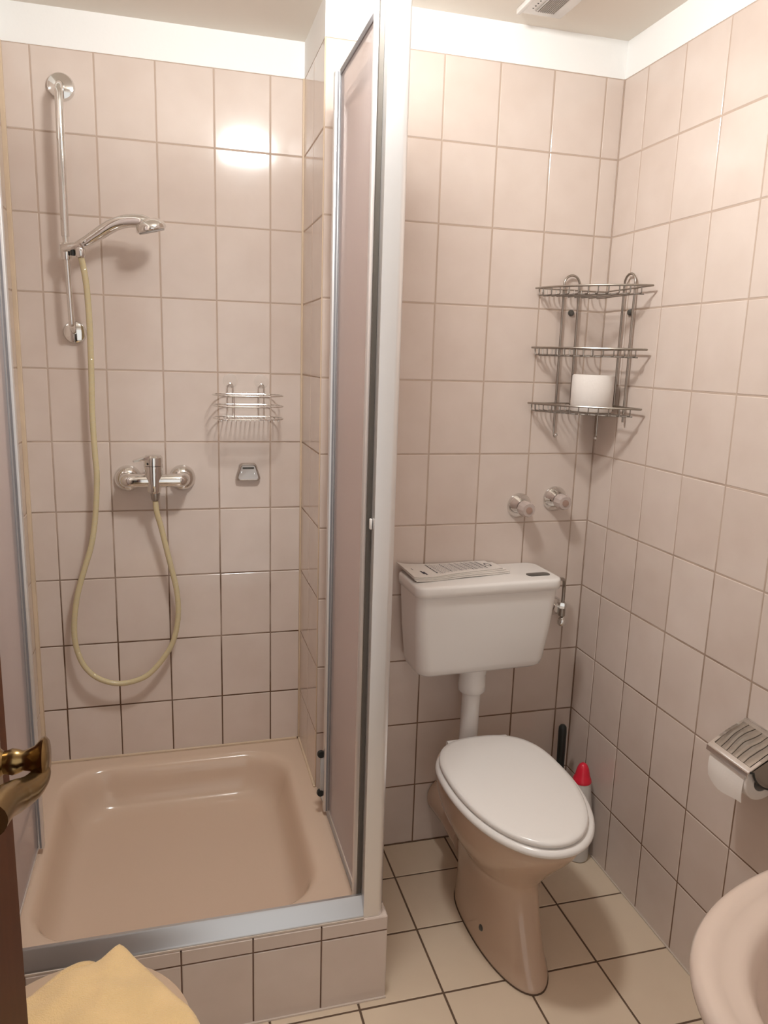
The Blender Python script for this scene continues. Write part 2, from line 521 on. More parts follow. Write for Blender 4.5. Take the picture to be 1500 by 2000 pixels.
# ------------------------------------------------------------------ shower tray and its tiled base
YB, XB = -0.530, -0.735
base = thing('shower_plinth', 'low tiled plinth under the shower tray, cut tiles along its top', 'shower base', (-1.15, -0.1, 0))
bm = NB(); box(bm, XL, XB - 0.009, YB + 0.009, -0.001, 0, 0.085)
box(bm, XL, XB - 0.009, YB + 0.009, YB + 0.031, 0.085, 0.2085)
box(bm, -0.794, XB - 0.009, YB + 0.031, -0.001, 0.085, 0.2085)
core = part('plinth', bm, PLASTER, base, smooth=False)
bm = NB(); box(bm, XL, XB - 0.0016, YB + 0.0016, YB + 0.009, 0, 0.2095); box(bm, XB - 0.009, XB - 0.0016, YB + 0.009, -0.001, 0, 0.2095)
part('grout', bm, simple('base_grout', (0.17, 0.10, 0.07), 0.9, vary=0.3, vscale=30), base, smooth=False)
off = -Vector(base.location)
tile_wall(base, off + Vector((0, YB, 0)), (1, 0, 0), (0, -1, 0),
          [XL, -1.484, -1.334, -1.184, -1.035, -0.886, XB], [0.0, 0.178, 0.2145], TILE, tilt=0.001)
tile_wall(base, off + Vector((XB, 0, 0)), (0, -1, 0), (1, 0, 0),
          [0.002, 0.08, 0.23, 0.38, -YB], [0.0, 0.178, 0.2145], TILE, v=(0, 0, 1), tilt=0.001)
bm = NB(); box(bm, XL, XB, YB - 0.004, YB + 0.001, 0.0, 0.004); part('floor_joint', bm, PALE, base, smooth=False)
# narrow top tiles
tile_wall(base, off + Vector((0, YB + 0.03, 0.2148)), (1, 0, 0), (0, 0, 1),
          [XL, -1.484, -1.334, -1.184, -1.035, -0.886, XB], [-0.03, 0.0005], TILE, v=(0, 1, 0), tilt=0.0005)

tray = thing('shower_tray', 'square tan enamelled shower tray with a deep rounded bowl', 'shower tray', (-1.19, -0.1, 0.1))
bm = NB()
TX0, TX1, TY0, TY1 = XL + 0.002, -0.797, -0.497, D - 0.002
cx, cy = (TX0 + TX1) / 2, (TY0 + TY1) / 2
hx, hy = (TX1 - TX0) / 2, (TY1 - TY0) / 2
bx, by = (-1.513 - 0.858) / 2, (0.247 - 0.462) / 2
bhx, bhy = (1.513 - 0.858) / 2, (0.247 + 0.462) / 2
NS = 10
rings = [rrect(bx, by, bhx - 0.30, bhy - 0.30, 0.02, 0.0885, NS), rrect(bx, by, bhx - 0.06, bhy - 0.06, 0.06, 0.0925, NS), rrect(cx, cy, hx - 0.03, hy - 0.03, 0.03, 0.19, NS), rrect(cx, cy, hx, hy, 0.006, 0.195, NS), rrect(cx, cy, hx, hy, 0.006, 0.218, NS), rrect(cx, cy, hx - 0.004, hy - 0.004, 0.006, 0.2228, NS),
         rrect(cx, cy, hx - 0.012, hy - 0.012, 0.02, 0.2225, NS)]
prof = [(-0.012, 0.2205), (-0.003, 0.2195), (0.005, 0.2165), (0.012, 0.2095), (0.018, 0.198), (0.023, 0.182), (0.028, 0.163), (0.034, 0.144), (0.041, 0.128),
        (0.049, 0.1165), (0.060, 0.1075), (0.074, 0.1025), (0.092, 0.0998), (0.13, 0.0975), (0.19, 0.0955), (0.25, 0.0940), (0.30, 0.0932)]
for ins, z in prof:
    rings.append(rrect(bx, by, bhx - ins, bhy - ins, max(0.125 - ins * 0.35, 0.02), z, NS))
loft(bm, rings)
part('tray_body', bm, TRAYM, tray, angle=60)
bm = NB(); lathe(bm, [(0.0, 0.0), (0.044, 0.0), (0.047, 0.002), (0.044, 0.0045), (0.02, 0.0055), (0.0, 0.0055)], (-1.40, -0.36, 0.0945), seg=32)
part('drain_cover', bm, CHROME, tray)

# ------------------------------------------------------------------ shower enclosure
enc = thing('shower_enclosure', 'satin aluminium shower enclosure frame with a tall corner post and sill track', 'shower enclosure', (-1.19, -0.52, 0.2145))
bm = NB()
prism(bm, [Vector((XL + 0.03, y, z)) for y, z in ((-0.5265, 0.2165), (-0.5265, 0.2215), (-0.5245, 0.2245), (-0.5085, 0.2555), (-0.506, 0.258), (-0.5005, 0.2585), (-0.4985, 0.2565), (-0.4985, 0.2165))], (-0.791 - XL - 0.03, 0, 0))
part('sill_track', bm, simple('dull_aluminium', (0.56, 0.555, 0.56), 0.32, 1.0), enc)
bm = NB(); box(bm, XL + 0.03, -0.791, -0.529, -0.5268, 0.2152, 0.2188); part('sealant_line', bm, PALE, enc, smooth=False)
# corner post: rounded outer edge
bm = NB()
poly = [(-0.791, -0.490), (-0.791, -0.526)]
for k in range(9):
    a = -PI / 2 + PI / 2 * k / 8
    poly.append((-0.760 + 0.014 * math.cos(a), -0.512 + 0.014 * math.sin(a)))
poly.append((-0.746, -0.490))
prism(bm, [Vector((x, y, 0.2155)) for x, y in poly], (0, 0, 1.935))
part('corner_post', bm, ALU, enc)
bm = NB(); box(bm, -0.800, -0.7915, -0.500, -0.4905, 0.24, 2.12)  # solid strip, its dark colour paints the shade between door stile and post
part('gap_shade', bm, GAPSH, enc, label='dark strip painted as the shade in the gap beside the corner post')
bm = NB(); box(bm, XL + 0.001, XL + 0.04, -0.526, -0.4985, 0.2155, 2.15, bev=0.003)
part('left_post', bm, ALU, enc)
bm = NB(); box(bm, XL + 0.04, -0.791, -0.524, -0.494, 2.112, 2.15, bev=0.003)
part('top_rail', bm, ALU, enc)
# fixed side panel in the plane x = -0.755
bm = NB(); box(bm, -0.762, -0.740, -0.490, -0.001, 0.2155, 0.238, bev=0.002); part('side_sill', bm, ALU, enc)
bm = NB(); box(bm, -0.762, -0.740, -0.022, -0.001, 0.238, 2.03, bev=0.002); part('wall_profile', bm, ALU, enc)
bm = NB(); box(bm, -0.762, -0.740, -0.490, -0.001, 2.03, 2.05, bev=0.002); part('side_top_rail', bm, ALU, enc)
bm = NB(); box(bm, -0.753, -0.749, -0.490, -0.022, 0.238, 2.03); part('side_pane', bm, ACRYL, enc, smooth=False)
bm = NB(); lathe(bm, [(0.0, 0), (0.003, 0), (0.003, 0.002), (0.0, 0.0025)], (-0.7455, -0.505, 0.232), (1, 0, 0), 10); part('screw', bm, BLACK, enc)
bm = NB(); box(bm, -0.797, -0.792, -0.513, -0.503, 1.10, 1.122, bev=0.002); part('catch', bm, WHITEP, enc)

def shower_door(xh, side, label):
    """saloon leaf swung inwards, hinged by the front post; side = +1 right, -1 left"""
    t_ = thing('shower_door', label, 'shower door', (xh, -0.48, 0.235))
    zb, zt = 0.237, 2.060
    ya, yb_ = -0.134, -0.474
    bm = NB(); box(bm, xh - 0.0025, xh + 0.0025, yb_, ya, zb + 0.006, zt - 0.004)
    part('pane', bm, ACRYL, t_, smooth=False)
    bm = NB(); tube(bm, [(xh - side * 0.002, yb_ - 0.002, zb - 0.008), (xh - side * 0.002, yb_ - 0.002, zt + 0.006)], 0.0115, 16)
    part('hinge_stile', bm, ALU, t_)
    bm = NB(); tube(bm, [(xh - side * 0.002, yb_ - 0.002, zt + 0.006), (xh - side * 0.002, yb_ - 0.002, 2.112)], 0.006, 12)
    part('hinge_pin', bm, ALU, t_)
    xa, xb = sorted((xh - side * 0.016, xh + side * 0.006))
    bm = NB(); box(bm, xa, xb, ya - 0.010, ya + 0.008, zb - 0.002, zt, bev=0.002)
    ls = part('leading_stile', bm, ALU, t_)
    for q in (0.0005, 0.0085):
        xc_ = xh - side * q
        bm = NB(); box(bm, xc_ - 0.0022, xc_ + 0.0022, ya - 0.0115, ya - 0.0095, zb + 0.001, zt - 0.002)
        part('groove', bm, SEAL, ls, smooth=False)
    bm = NB(); box(bm, xh - 0.004, xh + 0.003, ya - 0.018, ya - 0.010, zb, zt - 0.002, bev=0.001, seg=1)
    part('rubber_lip', bm, SEAL, t_)
    bm = NB(); box(bm, xh - 0.005, xh + 0.004, yb_ + 0.008, ya - 0.010, zt - 0.010, zt + 0.004, bev=0.002)
    part('top_edge', bm, SEAL, t_)
    bm = NB(); box(bm, xh - 0.004, xh + 0.004, yb_ + 0.008, ya - 0.010, zb - 0.002, zb + 0.007, bev=0.002)
    part('bottom_edge', bm, ALU, t_)
    return t_
dr = shower_door(-0.793, 1, 'frosted shower door swung inward beside the tall corner post on the right')
shower_door(-1.520, -1, 'frosted shower door swung inward at the left, behind the brass door handle')
# small grey bracket with two dark ends low on the right leaf
bm = NB(); box(bm, -0.818, -0.808, -0.136, -0.126, 0.285, 0.400, bev=0.002)
br = part('grip_bar', bm, GREYP, dr)
for z in (0.287, 0.400):
    bm = NB(); lathe(bm, [(0.0, -0.006), (0.009, -0.006), (0.0105, 0.0), (0.009, 0.006), (0.0, 0.006)], (-0.816, -0.131, z), (0, -1, 0), 16)
    part('end_cap', bm, BLACK, br)
# stained tray edge below the leaf

# ------------------------------------------------------------------ shower rail and hand shower
YR = D - 0.062
rail = thing('shower_rail', 'slim chrome shower rail fixed upright on the shower wall', 'shower rail', (-1.423, D, 1.48))
for z, r_, fx_ in ((2.088, 0.0335, -1.4285), (1.482, 0.030, -1.4245)):
    bm = NB(); lathe(bm, [(0.0, 0.0), (r_, 0.0), (r_, 0.006), (r_ * 0.9, 0.013), (r_ * 0.55, 0.017), (0.0, 0.018)], (fx_, D - 0.0005, z), (0, -1, 0), 36)
    fl = part('wall_flange', bm, CHROME, rail)
bm = NB(); tube(bm, smooth_path([(-1.4285, D - 0.016, 2.087), (-1.4285, YR + 0.025, 2.083), (-1.428, YR + 0.006, 2.068), (-1.428, YR, 2.045), (-1.4285, YR, 1.93), (-1.4295, YR, 1.72)], 6), 0.0102, 16)
part('upper_tube', bm, CHROME, rail)
bm = NB(); tube(bm, smooth_path([(-1.4295, YR, 1.73), (-1.4275, YR, 1.62), (-1.425, YR, 1.515), (-1.4245, YR + 0.006, 1.498), (-1.4245, YR + 0.028, 1.486), (-1.4245, D - 0.016, 1.484)], 6), 0.0072, 16)
part('lower_tube', bm, CHROME, rail)
# sliding holder
bm = NB(); lathe(bm, [(0.0, -0.022), (0.013, -0.022), (0.0145, -0.018), (0.0145, 0.014), (0.011, 0.02), (0.0, 0.02)], (-1.4295, YR, 1.684), (0, 0, 1), 20)
hol = part('slider', bm, CHROME, rail)
bm = NB(); lathe(bm, [(0.0, -0.016), (0.009, -0.016), (0.0105, 0.0), (0.0095, 0.022), (0.0, 0.024)], (-1.420, YR - 0.014, 1.692), (0.9, -0.25, 0.2), 18)
box(bm, -1.442, -1.408, YR - 0.012, YR + 0.010, 1.697, 1.703, bev=0.002)
part('clamp', bm, CHROME, hol)
bm = NB(); tube(bm, [(-1.412, YR - 0.016, 1.672), (-1.412, YR - 0.016, 1.686)], 0.006, 12)
part('clamp_knob', bm, BLACK, hol)

hs = thing('hand_shower', 'curved chrome hand shower clipped to the rail, head pointing right', 'hand shower', (-1.39, 0.22, 1.70))
pa = smooth_path([(-1.400, 0.212, 1.694), (-1.372, 0.205, 1.709), (-1.345, 0.199, 1.727), (-1.315, 0.191, 1.746), (-1.285, 0.184, 1.758), (-1.255, 0.177, 1.762), (-1.230, 0.172, 1.760), (-1.206, 0.170, 1.752)], 6)
ra = [0.0120 + 0.0042 * min(1, k / 14) - 0.006 * max(0, k - 34) / 8 for k in range(len(pa))]
bm = NB(); tube(bm, pa, ra, 20)
part('handle', bm, CHROME, hs)
hd = Vector((0.26, 0.10, -1)).normalized()
bm = NB(); lathe(bm, [(0.0, -0.022), (0.016, -0.0205), (0.027, -0.0155), (0.0345, -0.008), (0.038, 0.000), (0.038, 0.006), (0.035, 0.009), (0.0, 0.010)], (-1.2175, 0.170, 1.7475), hd, 36)
hdo = part('spray_head', bm, CHROME, hs)
bm = NB(); lathe(bm, [(0.0, 0.009), (0.032, 0.009), (0.032, 0.012), (0.0, 0.013)], (-1.2175, 0.170, 1.7475), hd, 30)
part('spray_face', bm, GREYP, hdo)
bm = NB(); lathe(bm, [(0.0, -0.014), (0.0115, -0.014), (0.0135, -0.010), (0.0135, 0.010), (0.0115, 0.014), (0.0, 0.014)], (-1.382, 0.207, 1.703), (0.85, -0.2, 0.5), 8)
part('collar', bm, CHROME, hs)
bm = NB(); lathe(bm, [(0.0, -0.013), (0.0105, -0.013), (0.013, -0.008), (0.013, 0.010), (0.0095, 0.016), (0.0, 0.016)], (-1.3925, 0.212, 1.683), (0.06, 0.0, -1), 20)
part('hose_nut', bm, CHROME, hs)

# hose
hose = thing('shower_hose', 'yellowed translucent shower hose hanging in a long loop', 'shower hose', (-1.39, 0.245, 0.47))
hp = [(-1.3915, 0.213, 1.668), (-1.387, 0.218, 1.64), (-1.3825, 0.226, 1.59), (-1.381, 0.235, 1.50), (-1.383, 0.245, 1.38), (-1.386, 0.25, 1.27), (-1.384, 0.25, 1.16), (-1.382, 0.25, 1.09), (-1.391, 0.252, 0.982), (-1.405, 0.252, 0.90),
      (-1.426, 0.252, 0.832), (-1.446, 0.252, 0.765), (-1.458, 0.252, 0.698), (-1.462, 0.252, 0.642), (-1.457, 0.252, 0.592), (-1.441, 0.250, 0.545), (-1.414, 0.248, 0.511), (-1.380, 0.247, 0.490), (-1.343, 0.247, 0.481), (-1.303, 0.248, 0.485),
      (-1.264, 0.250, 0.501), (-1.226, 0.252, 0.540), (-1.196, 0.252, 0.587), (-1.180, 0.252, 0.640), (-1.174, 0.252, 0.698), (-1.178, 0.252, 0.76), (-1.190, 0.250, 0.822), (-1.203, 0.248, 0.885), (-1.215, 0.245, 0.945), (-1.226, 0.238, 0.995), (-1.2285, 0.2354, 1.0262)]
hpath = smooth_path(hp, 7)
bm = NB(); tube(bm, hpath, 0.0078, 12)
part('tube', bm, HOSE, hose)
bm = NB()
N = 1500
L_ = len(hpath) - 1
hel = []
cum = [0.0]
for a_, b_ in zip(hpath, hpath[1:]): cum.append(cum[-1] + (b_ - a_).length)
k0 = 0
x = None
for k in range(N + 1):
    s = cum[-1] * k / N
    while k0 < L_ - 1 and cum[k0 + 1] < s: k0 += 1
    f = (s - cum[k0]) / max(1e-9, cum[k0 + 1] - cum[k0])
    p = hpath[k0].lerp(hpath[k0 + 1], f); d = (hpath[k0 + 1] - hpath[k0]).normalized()
    if x is None: x, _y = frame_of(d)
    x = (x - d * x.dot(d)).normalized(); y = d.cross(x)
    a = 2 * PI * s / 0.012
    hel.append(p + (x * math.cos(a) + y * math.sin(a)) * 0.0075)
tube(bm, hel, 0.0008, 4)
part('winding', bm, HOSERIB, hose)

# ------------------------------------------------------------------ mixer tap
mix = thing('shower_mixer', 'chrome lever mixer tap on the shower wall above the hose', 'shower tap', (-1.23, D, 1.08))
ZM, YM = 1.085, D - 0.058
for x in (-1.303, -1.154):
    bm = NB(); lathe(bm, [(0.0, 0.0), (0.0375, 0.0), (0.0375, 0.004), (0.035, 0.012), (0.028, 0.021), (0.018, 0.027), (0.0, 0.028)], (x, D - 0.0005, ZM - 0.003), (0, -1, 0), 36)
    part('rosette', bm, CHROME, mix)
    bm = NB(); lathe(bm, [(0.0, 0.02), (0.0165, 0.02), (0.0165, 0.045), (0.0, 0.045)], (x, D, ZM - 0.001), (0, -1, 0), 8)
    part('union_nut', bm, CHROME, mix)
bm = NB()
bp_ = smooth_path([(-1.306, D - 0.040, ZM), (-1.303, YM - 0.004, ZM), (-1.288, YM - 0.010, ZM), (-1.23, YM - 0.010, ZM), (-1.168, YM - 0.010, ZM), (-1.154, YM - 0.004, ZM), (-1.150, D - 0.040, ZM)], 6)
tube(bm, bp_, 0.019, 20)
part('body', bm, CHROME, mix)
bm = NB(); lathe(bm, [(0.0, -0.040), (0.016, -0.040), (0.019, -0.034), (0.0205, -0.018), (0.0235, 0.004), (0.0250, 0.022), (0.0255, 0.036), (0.0, 0.036)], (-1.231, YM - 0.012, ZM + 0.006), (0, 0, 1), 28)
part('cartridge_body', bm, CHROME, mix)
bm = NB(); lathe(bm, [(0.0, 0.037), (0.0255, 0.037), (0.0265, 0.050), (0.0255, 0.060), (0.020, 0.0655), (0.0, 0.068)], (-1.231, YM - 0.012, ZM + 0.006), (0, 0, 1), 28)
lev = part('lever_cap', bm, CHROME, mix)
bm = NB()
loft(bm, [[Vector((-1.228, YM - 0.028, ZM + 0.062)), Vector((-1.228, YM + 0.004, ZM + 0.062)), Vector((-1.228, YM + 0.004, ZM + 0.072)), Vector((-1.228, YM - 0.028, ZM + 0.073))],
          [Vector((-1.255, YM - 0.040, ZM + 0.060)), Vector((-1.258, YM - 0.006, ZM + 0.060)), Vector((-1.258, YM - 0.006, ZM + 0.068)), Vector((-1.255, YM - 0.040, ZM + 0.068))],
          [Vector((-1.283, YM - 0.046, ZM + 0.055)), Vector((-1.286, YM - 0.026, ZM + 0.055)), Vector((-1.286, YM - 0.026, ZM + 0.060)), Vector((-1.283, YM - 0.046, ZM + 0.060))]])
bmesh.ops.bevel(bm, geom=bm.edges[:], offset=0.0018, segments=2, affect='EDGES')
part('lever', bm, CHROME, lev)
bm = NB(); lathe(bm, [(0.0, 0.0), (0.0032, 0.0), (0.0032, 0.001), (0, 0.0012)], (-1.245, YM - 0.033, ZM + 0.050), (-0.5, -0.85, 0), 12)
part('index_dot', bm, BLACK, lev)
bm = NB(); lathe(bm, [(0.0, -0.062), (0.0095, -0.062), (0.0115, -0.056), (0.0135, -0.036), (0.0135, -0.030), (0.0, -0.030)], (-1.2285, YM - 0.004, ZM + 0.004), (0, 0, 1), 20)
part('hose_outlet', bm, simple('dull_chrome', (0.45, 0.43, 0.40), 0.3, 1.0), mix)

# ------------------------------------------------------------------ wire soap basket
bask = thing('wire_soap_basket', 'small chrome wire basket hung on the shower wall by suction cups', 'wire basket', (-0.97, D, 1.26))
BX, BHX = -0.9695, 0.0985
def oval(z, dep=0.118, yb_=D - 0.010, n_=14):
    pts = []
    rr_ = dep / 2
    yc = yb_ - rr_
    for k in range(n_ + 1):
        a = -PI / 2 + PI * k / n_
        pts.append((BX + BHX - rr_ * 0.75 + rr_ * 0.75 * math.cos(a), yc + rr_ * math.sin(a), z))
    for k in range(n_ + 1):
        a = PI / 2 + PI * k / n_
        pts.append((BX - BHX + rr_ * 0.75 + rr_ * 0.75 * math.cos(a), yc + rr_ * math.sin(a), z))
    return pts
for z in (1.3255, 1.296, 1.261):
    bm = NB(); tube(bm, oval(z), 0.0017, 8, closed=True); part('hoop', bm, CHROME, bask)
for xc in (-1.015, -0.926):
    for_p = []
    bm = NB()
    pts = [(xc - 0.008, D - 0.008, 1.259), (xc - 0.008, D - 0.008, 1.345)]
    for k in range(1, 8):
        a = PI - PI * k / 8
        pts.append((xc + 0.008 * math.cos(a), D - 0.008, 1.345 + 0.010 * math.sin(a)))
    pts += [(xc + 0.008, D - 0.008, 1.345), (xc + 0.008, D - 0.008, 1.259)]
    tube(bm, pts, 0.0017, 8); part('hanger', bm, CHROME, bask)
    bm = NB(); lathe(bm, [(0.0, 0.0), (0.020, 0.0), (0.0205, 0.001), (0.013, 0.004), (0.006, 0.0055), (0.0, 0.006)], (xc + 0.001, D - 0.0005, 1.362), (0, -1, 0), 28)
    part('suction_cup', bm, CLEAR, bask)
for x in (-1.012, -0.914):
    bm = NB(); tube(bm, [(x, D - 0.128, 1.259), (x, D - 0.128, 1.327)], 0.0015, 8); part('upright', bm, CHROME, bask)
for k in range(13):
    x = BX - 0.078 + 0.013 * k
    bm = NB(); tube(bm, [(x, D - 0.011, 1.2585), (x, D - 0.127, 1.2585)], 0.0014, 6); part('floor_wire', bm, CHROME, bask)

# soap magnet holder
sh = thing('soap_holder', 'little chrome trapezoid soap holder on the shower wall below the wire basket', 'soap holder', (-0.966, D, 1.075))
def trap(y, s=1.0, dz=0.0):
    cxz = (-0.9655, 1.0975 + dz)
    pts = []
    for (qx, qz, r_, a0) in ((0.0265, 0.026, 0.012, 0), (-0.0265, 0.026, 0.012, PI / 2), (-0.036, -0.026, 0.009, PI), (0.036, -0.026, 0.009, 1.5 * PI)):
        for k in range(6):
            a = a0 + PI / 2 * k / 5
            pts.append(Vector((cxz[0] + s * (qx - math.copysign(r_, qx) + r_ * math.cos(a)), y, cxz[1] + s * (qz - math.copysign(r_, qz) + r_ * math.sin(a)))))
    return pts
bm = NB(); loft(bm, [trap(D - 0.0005), trap(D - 0.010), trap(D - 0.017, 0.94), trap(D - 0.019, 0.86), trap(D - 0.0165, 0.80), trap(D - 0.015, 0.2)])
part('plate', bm, simple('brushed_chrome', (0.58, 0.54, 0.51), 0.36, 1.0), sh)
bm = NB(); box(bm, -0.982, -0.949, D - 0.0185, D - 0.0145, 1.1075, 1.1135, bev=0.001); part('slot', bm, BUTTON, sh)
for x in (-0.9845, -0.9465):
    bm = NB(); lathe(bm, [(0, 0), (0.003, 0), (0.003, 0.002), (0, 0.0025)], (x, D - 0.0155, 1.098 if x < -0.96 else 1.094), (0, -1, 0), 12); part('rivet', bm, CHROME, sh)

# ------------------------------------------------------------------ toilet
XC = -0.390
wc_t = thing('toilet', 'tan floor-standing toilet with a closed white seat', 'toilet', (XC, -0.4, 0))
secs = [(0.0, 0.083, -0.20, -0.36, -0.608), (0.012, 0.0835, -0.20, -0.36, -0.607), (0.03, 0.081, -0.20, -0.36, -0.590), (0.06, 0.079, -0.20, -0.36, -0.570), (0.10, 0.0775, -0.20, -0.36, -0.552),
        (0.14, 0.077, -0.19, -0.36, -0.535), (0.175, 0.0785, -0.18, -0.36, -0.523), (0.20, 0.083, -0.17, -0.36, -0.519), (0.222, 0.093, -0.16, -0.36, -0.528), (0.25, 0.112, -0.15, -0.365, -0.548),
        (0.28, 0.128, -0.15, -0.37, -0.572), (0.31, 0.141, -0.15, -0.375, -0.599), (0.34, 0.150, -0.15, -0.38, -0.625), (0.37, 0.1555, -0.15, -0.38, -0.645), (0.392, 0.1575, -0.15, -0.38, -0.655), (0.400, 0.155, -0.15, -0.38, -0.652)]
bm = NB(); loft(bm, [egg(XC, hw, yb_, yw, yf, z) for z, hw, yb_, yw, yf in secs])
part('bowl', bm, TANC, wc_t, angle=70)
bm = NB(); tube(bm, [(-0.398, -0.22, 0.150), (-0.398, -0.10, 0.148), (-0.398, -0.004, 0.146)], [0.062, 0.060, 0.066], 28)
part('outlet_pipe', bm, TANC, wc_t)
bm = NB()
loft(bm, [egg(XC, 0.156, -0.195, -0.38, -0.662, 0.4005), egg(XC, 0.163, -0.19, -0.38, -0.672, 0.403), egg(XC, 0.167, -0.188, -0.38, -0.677, 0.409),
          egg(XC, 0.1665, -0.188, -0.38, -0.6765, 0.415), egg(XC, 0.162, -0.192, -0.38, -0.670, 0.4205), egg(XC, 0.150, -0.20, -0.38, -0.655, 0.4225)])
part('seat_ring', bm, WHITEP, wc_t, angle=70)
bm = NB()
loft(bm, [egg(XC - 0.004, 0.146, -0.196, -0.38, -0.656, 0.4215), egg(XC - 0.004, 0.151, -0.192, -0.38, -0.664, 0.4235), egg(XC - 0.004, 0.1535, -0.190, -0.38, -0.667, 0.429),
          egg(XC - 0.004, 0.1525, -0.190, -0.38, -0.666, 0.434), egg(XC - 0.004, 0.149, -0.193, -0.38, -0.662, 0.4375), egg(XC - 0.004, 0.138, -0.205, -0.38, -0.648, 0.4395),
          egg(XC - 0.004, 0.08, -0.26, -0.38, -0.56, 0.4405)])
part('lid', bm, WHITEP, wc_t, angle=70)
for x in (-0.455, -0.325):
    bm = NB(); lathe(bm, [(0, -0.022), (0.011, -0.022), (0.012, 0), (0.011, 0.022), (0, 0.022)], (x, -0.180, 0.413), (1, 0, 0), 18); part('hinge', bm, WHITEP, wc_t)
for s in (-1, 1):
    bm = NB(); lathe(bm, [(0.0, -0.003), (0.0075, -0.003), (0.0085, 0.0), (0.0055, 0.003), (0.0, 0.0035)], (XC + s * 0.0745, -0.440, 0.055), (s, -0.25, 0.1), 16)
    part('bolt', bm, BUTTON, wc_t)
bm = NB(); loft(bm, [egg(XC, 0.0855, -0.198, -0.36, -0.6105, 0.0002), egg(XC, 0.0845, -0.199, -0.36, -0.6095, 0.003)])
part('base_joint', bm, simple('dark_joint', (0.10, 0.06, 0.035), 0.8), wc_t)

# cistern (turned slightly on the wall)
CR = math.radians(2.4)
cis = thing('cistern', 'white plastic cistern on the wall above the toilet', 'cistern', (-0.3785, -0.004, 0.60), CR)
def crr(hxw, yb_, yf, z, r_=0.022, dx=0.0):
    return rrect(dx, (yb_ + yf) / 2, hxw, abs(yf - yb_) / 2, r_, z, 6)
bm = NB()
loft(bm, [crr(0.165, -0.006, -0.128, 0.000, 0.03), crr(0.178, -0.004, -0.140, 0.003, 0.032), crr(0.1865, -0.003, -0.151, 0.012, 0.034), crr(0.190, -0.003, -0.156, 0.028, 0.034),
          crr(0.199, -0.003, -0.166, 0.12, 0.032), crr(0.2050, -0.003, -0.1745, 0.222, 0.030), crr(0.2052, -0.003, -0.1748, 0.236, 0.030)])
part('tank', bm, WHITEP, cis, local=True, angle=60)
bm = NB()
loft(bm, [crr(0.2085, -0.002, -0.1800, 0.2365, 0.030), crr(0.2110, -0.002, -0.1830, 0.2380, 0.032), crr(0.2122, -0.002, -0.1848, 0.250, 0.032), crr(0.2120, -0.002, -0.1845, 0.2600, 0.032), crr(0.2108, -0.003, -0.183, 0.2645, 0.031), crr(0.2075, -0.006, -0.179, 0.2668, 0.03),
          crr(0.202, -0.011, -0.172, 0.2675, 0.028)])
part('tank_lid', bm, WHITEP, cis, local=True, angle=60)
bm = NB(); loft(bm, [[p + Vector((0.159, -0.129, 0)) for p in rrect(0, 0, hx_, hy_, min(hy_ * 0.9, 0.012), z, 6)] for hx_, hy_, z in ((0.034, 0.0145, 0.2660), (0.034, 0.0145, 0.2688), (0.0325, 0.013, 0.2692))])
part('flush_button', bm, BUTTON, cis, local=True)
bm = NB(); box(bm, 0.2065, 0.2135, -0.128, -0.104, 0.226, 0.247, bev=0.001); part('side_grommet', bm, BUTTON, cis, local=True)

# flush pipe
fp = thing('flush_pipe', 'white plastic flush pipe between cistern and toilet', 'pipe', (-0.378, -0.085, 0.35))
bm = NB(); lathe(bm, [(0.0, -0.02), (0.034, -0.02), (0.0385, -0.014), (0.0385, 0.004), (0.0375, 0.034), (0.040, 0.040), (0.040, 0.058), (0.0, 0.058)], (-0.376, -0.088, 0.541), (0, 0, 1), 30)
part('collar', bm, WHITEP, fp)
bm = NB(); tube(bm, smooth_path([(-0.376, -0.088, 0.53), (-0.3775, -0.088, 0.40), (-0.379, -0.090, 0.345), (-0.381, -0.108, 0.296), (-0.3825, -0.128, 0.293), (-0.383, -0.146, 0.293)], 6), 0.0262, 24)
part('pipe', bm, WHITEP, fp)

# angle valve with copper-chrome supply pipe
av = thing('angle_valve', 'small chrome angle valve with bent supply pipe right of the cistern', 'valve', (-0.085, 0, 0.72))
bm = NB(); lathe(bm, [(0.0, 0.0), (0.030, 0.0), (0.030, 0.003), (0.024, 0.014), (0.013, 0.024), (0.011, 0.032), (0.0, 0.032)], (-0.093, -0.0005, 0.729), (0, -1, 0), 32)
part('rosette', bm, CHROME, av)
bm = NB(); lathe(bm, [(0.0, -0.018), (0.010, -0.018), (0.010, 0.006), (0.0, 0.006)], (-0.080, -0.036, 0.727), (0, 0, 1), 18); part('valve_body', bm, WIRE, av)
bm = NB(); lathe(bm, [(0.0, 0.006), (0.0115, 0.006), (0.0125, 0.010), (0.0125, 0.019), (0.0095, 0.024), (0.0, 0.024)], (-0.080, -0.036, 0.727), (0, 0, 1), 6); part('compression_nut', bm, CHROME, av)
bm = NB(); lathe(bm, [(0.0, -0.0485), (0.010, -0.0485), (0.0135, -0.044), (0.0135, -0.034), (0.0095, -0.027), (0.006, -0.022), (0.0, -0.018)], (-0.078, -0.036, 0.727), (0, 0, 1), 16); part('knob', bm, CHROME, av)
bm = NB(); tube(bm, smooth_path([(-0.158, -0.100, 0.838), (-0.128, -0.085, 0.837), (-0.100, -0.062, 0.829), (-0.085, -0.044, 0.812), (-0.0795, -0.036, 0.79), (-0.0795, -0.036, 0.748)], 6), 0.0052, 12)
part('supply_pipe', bm, WIRE, av)

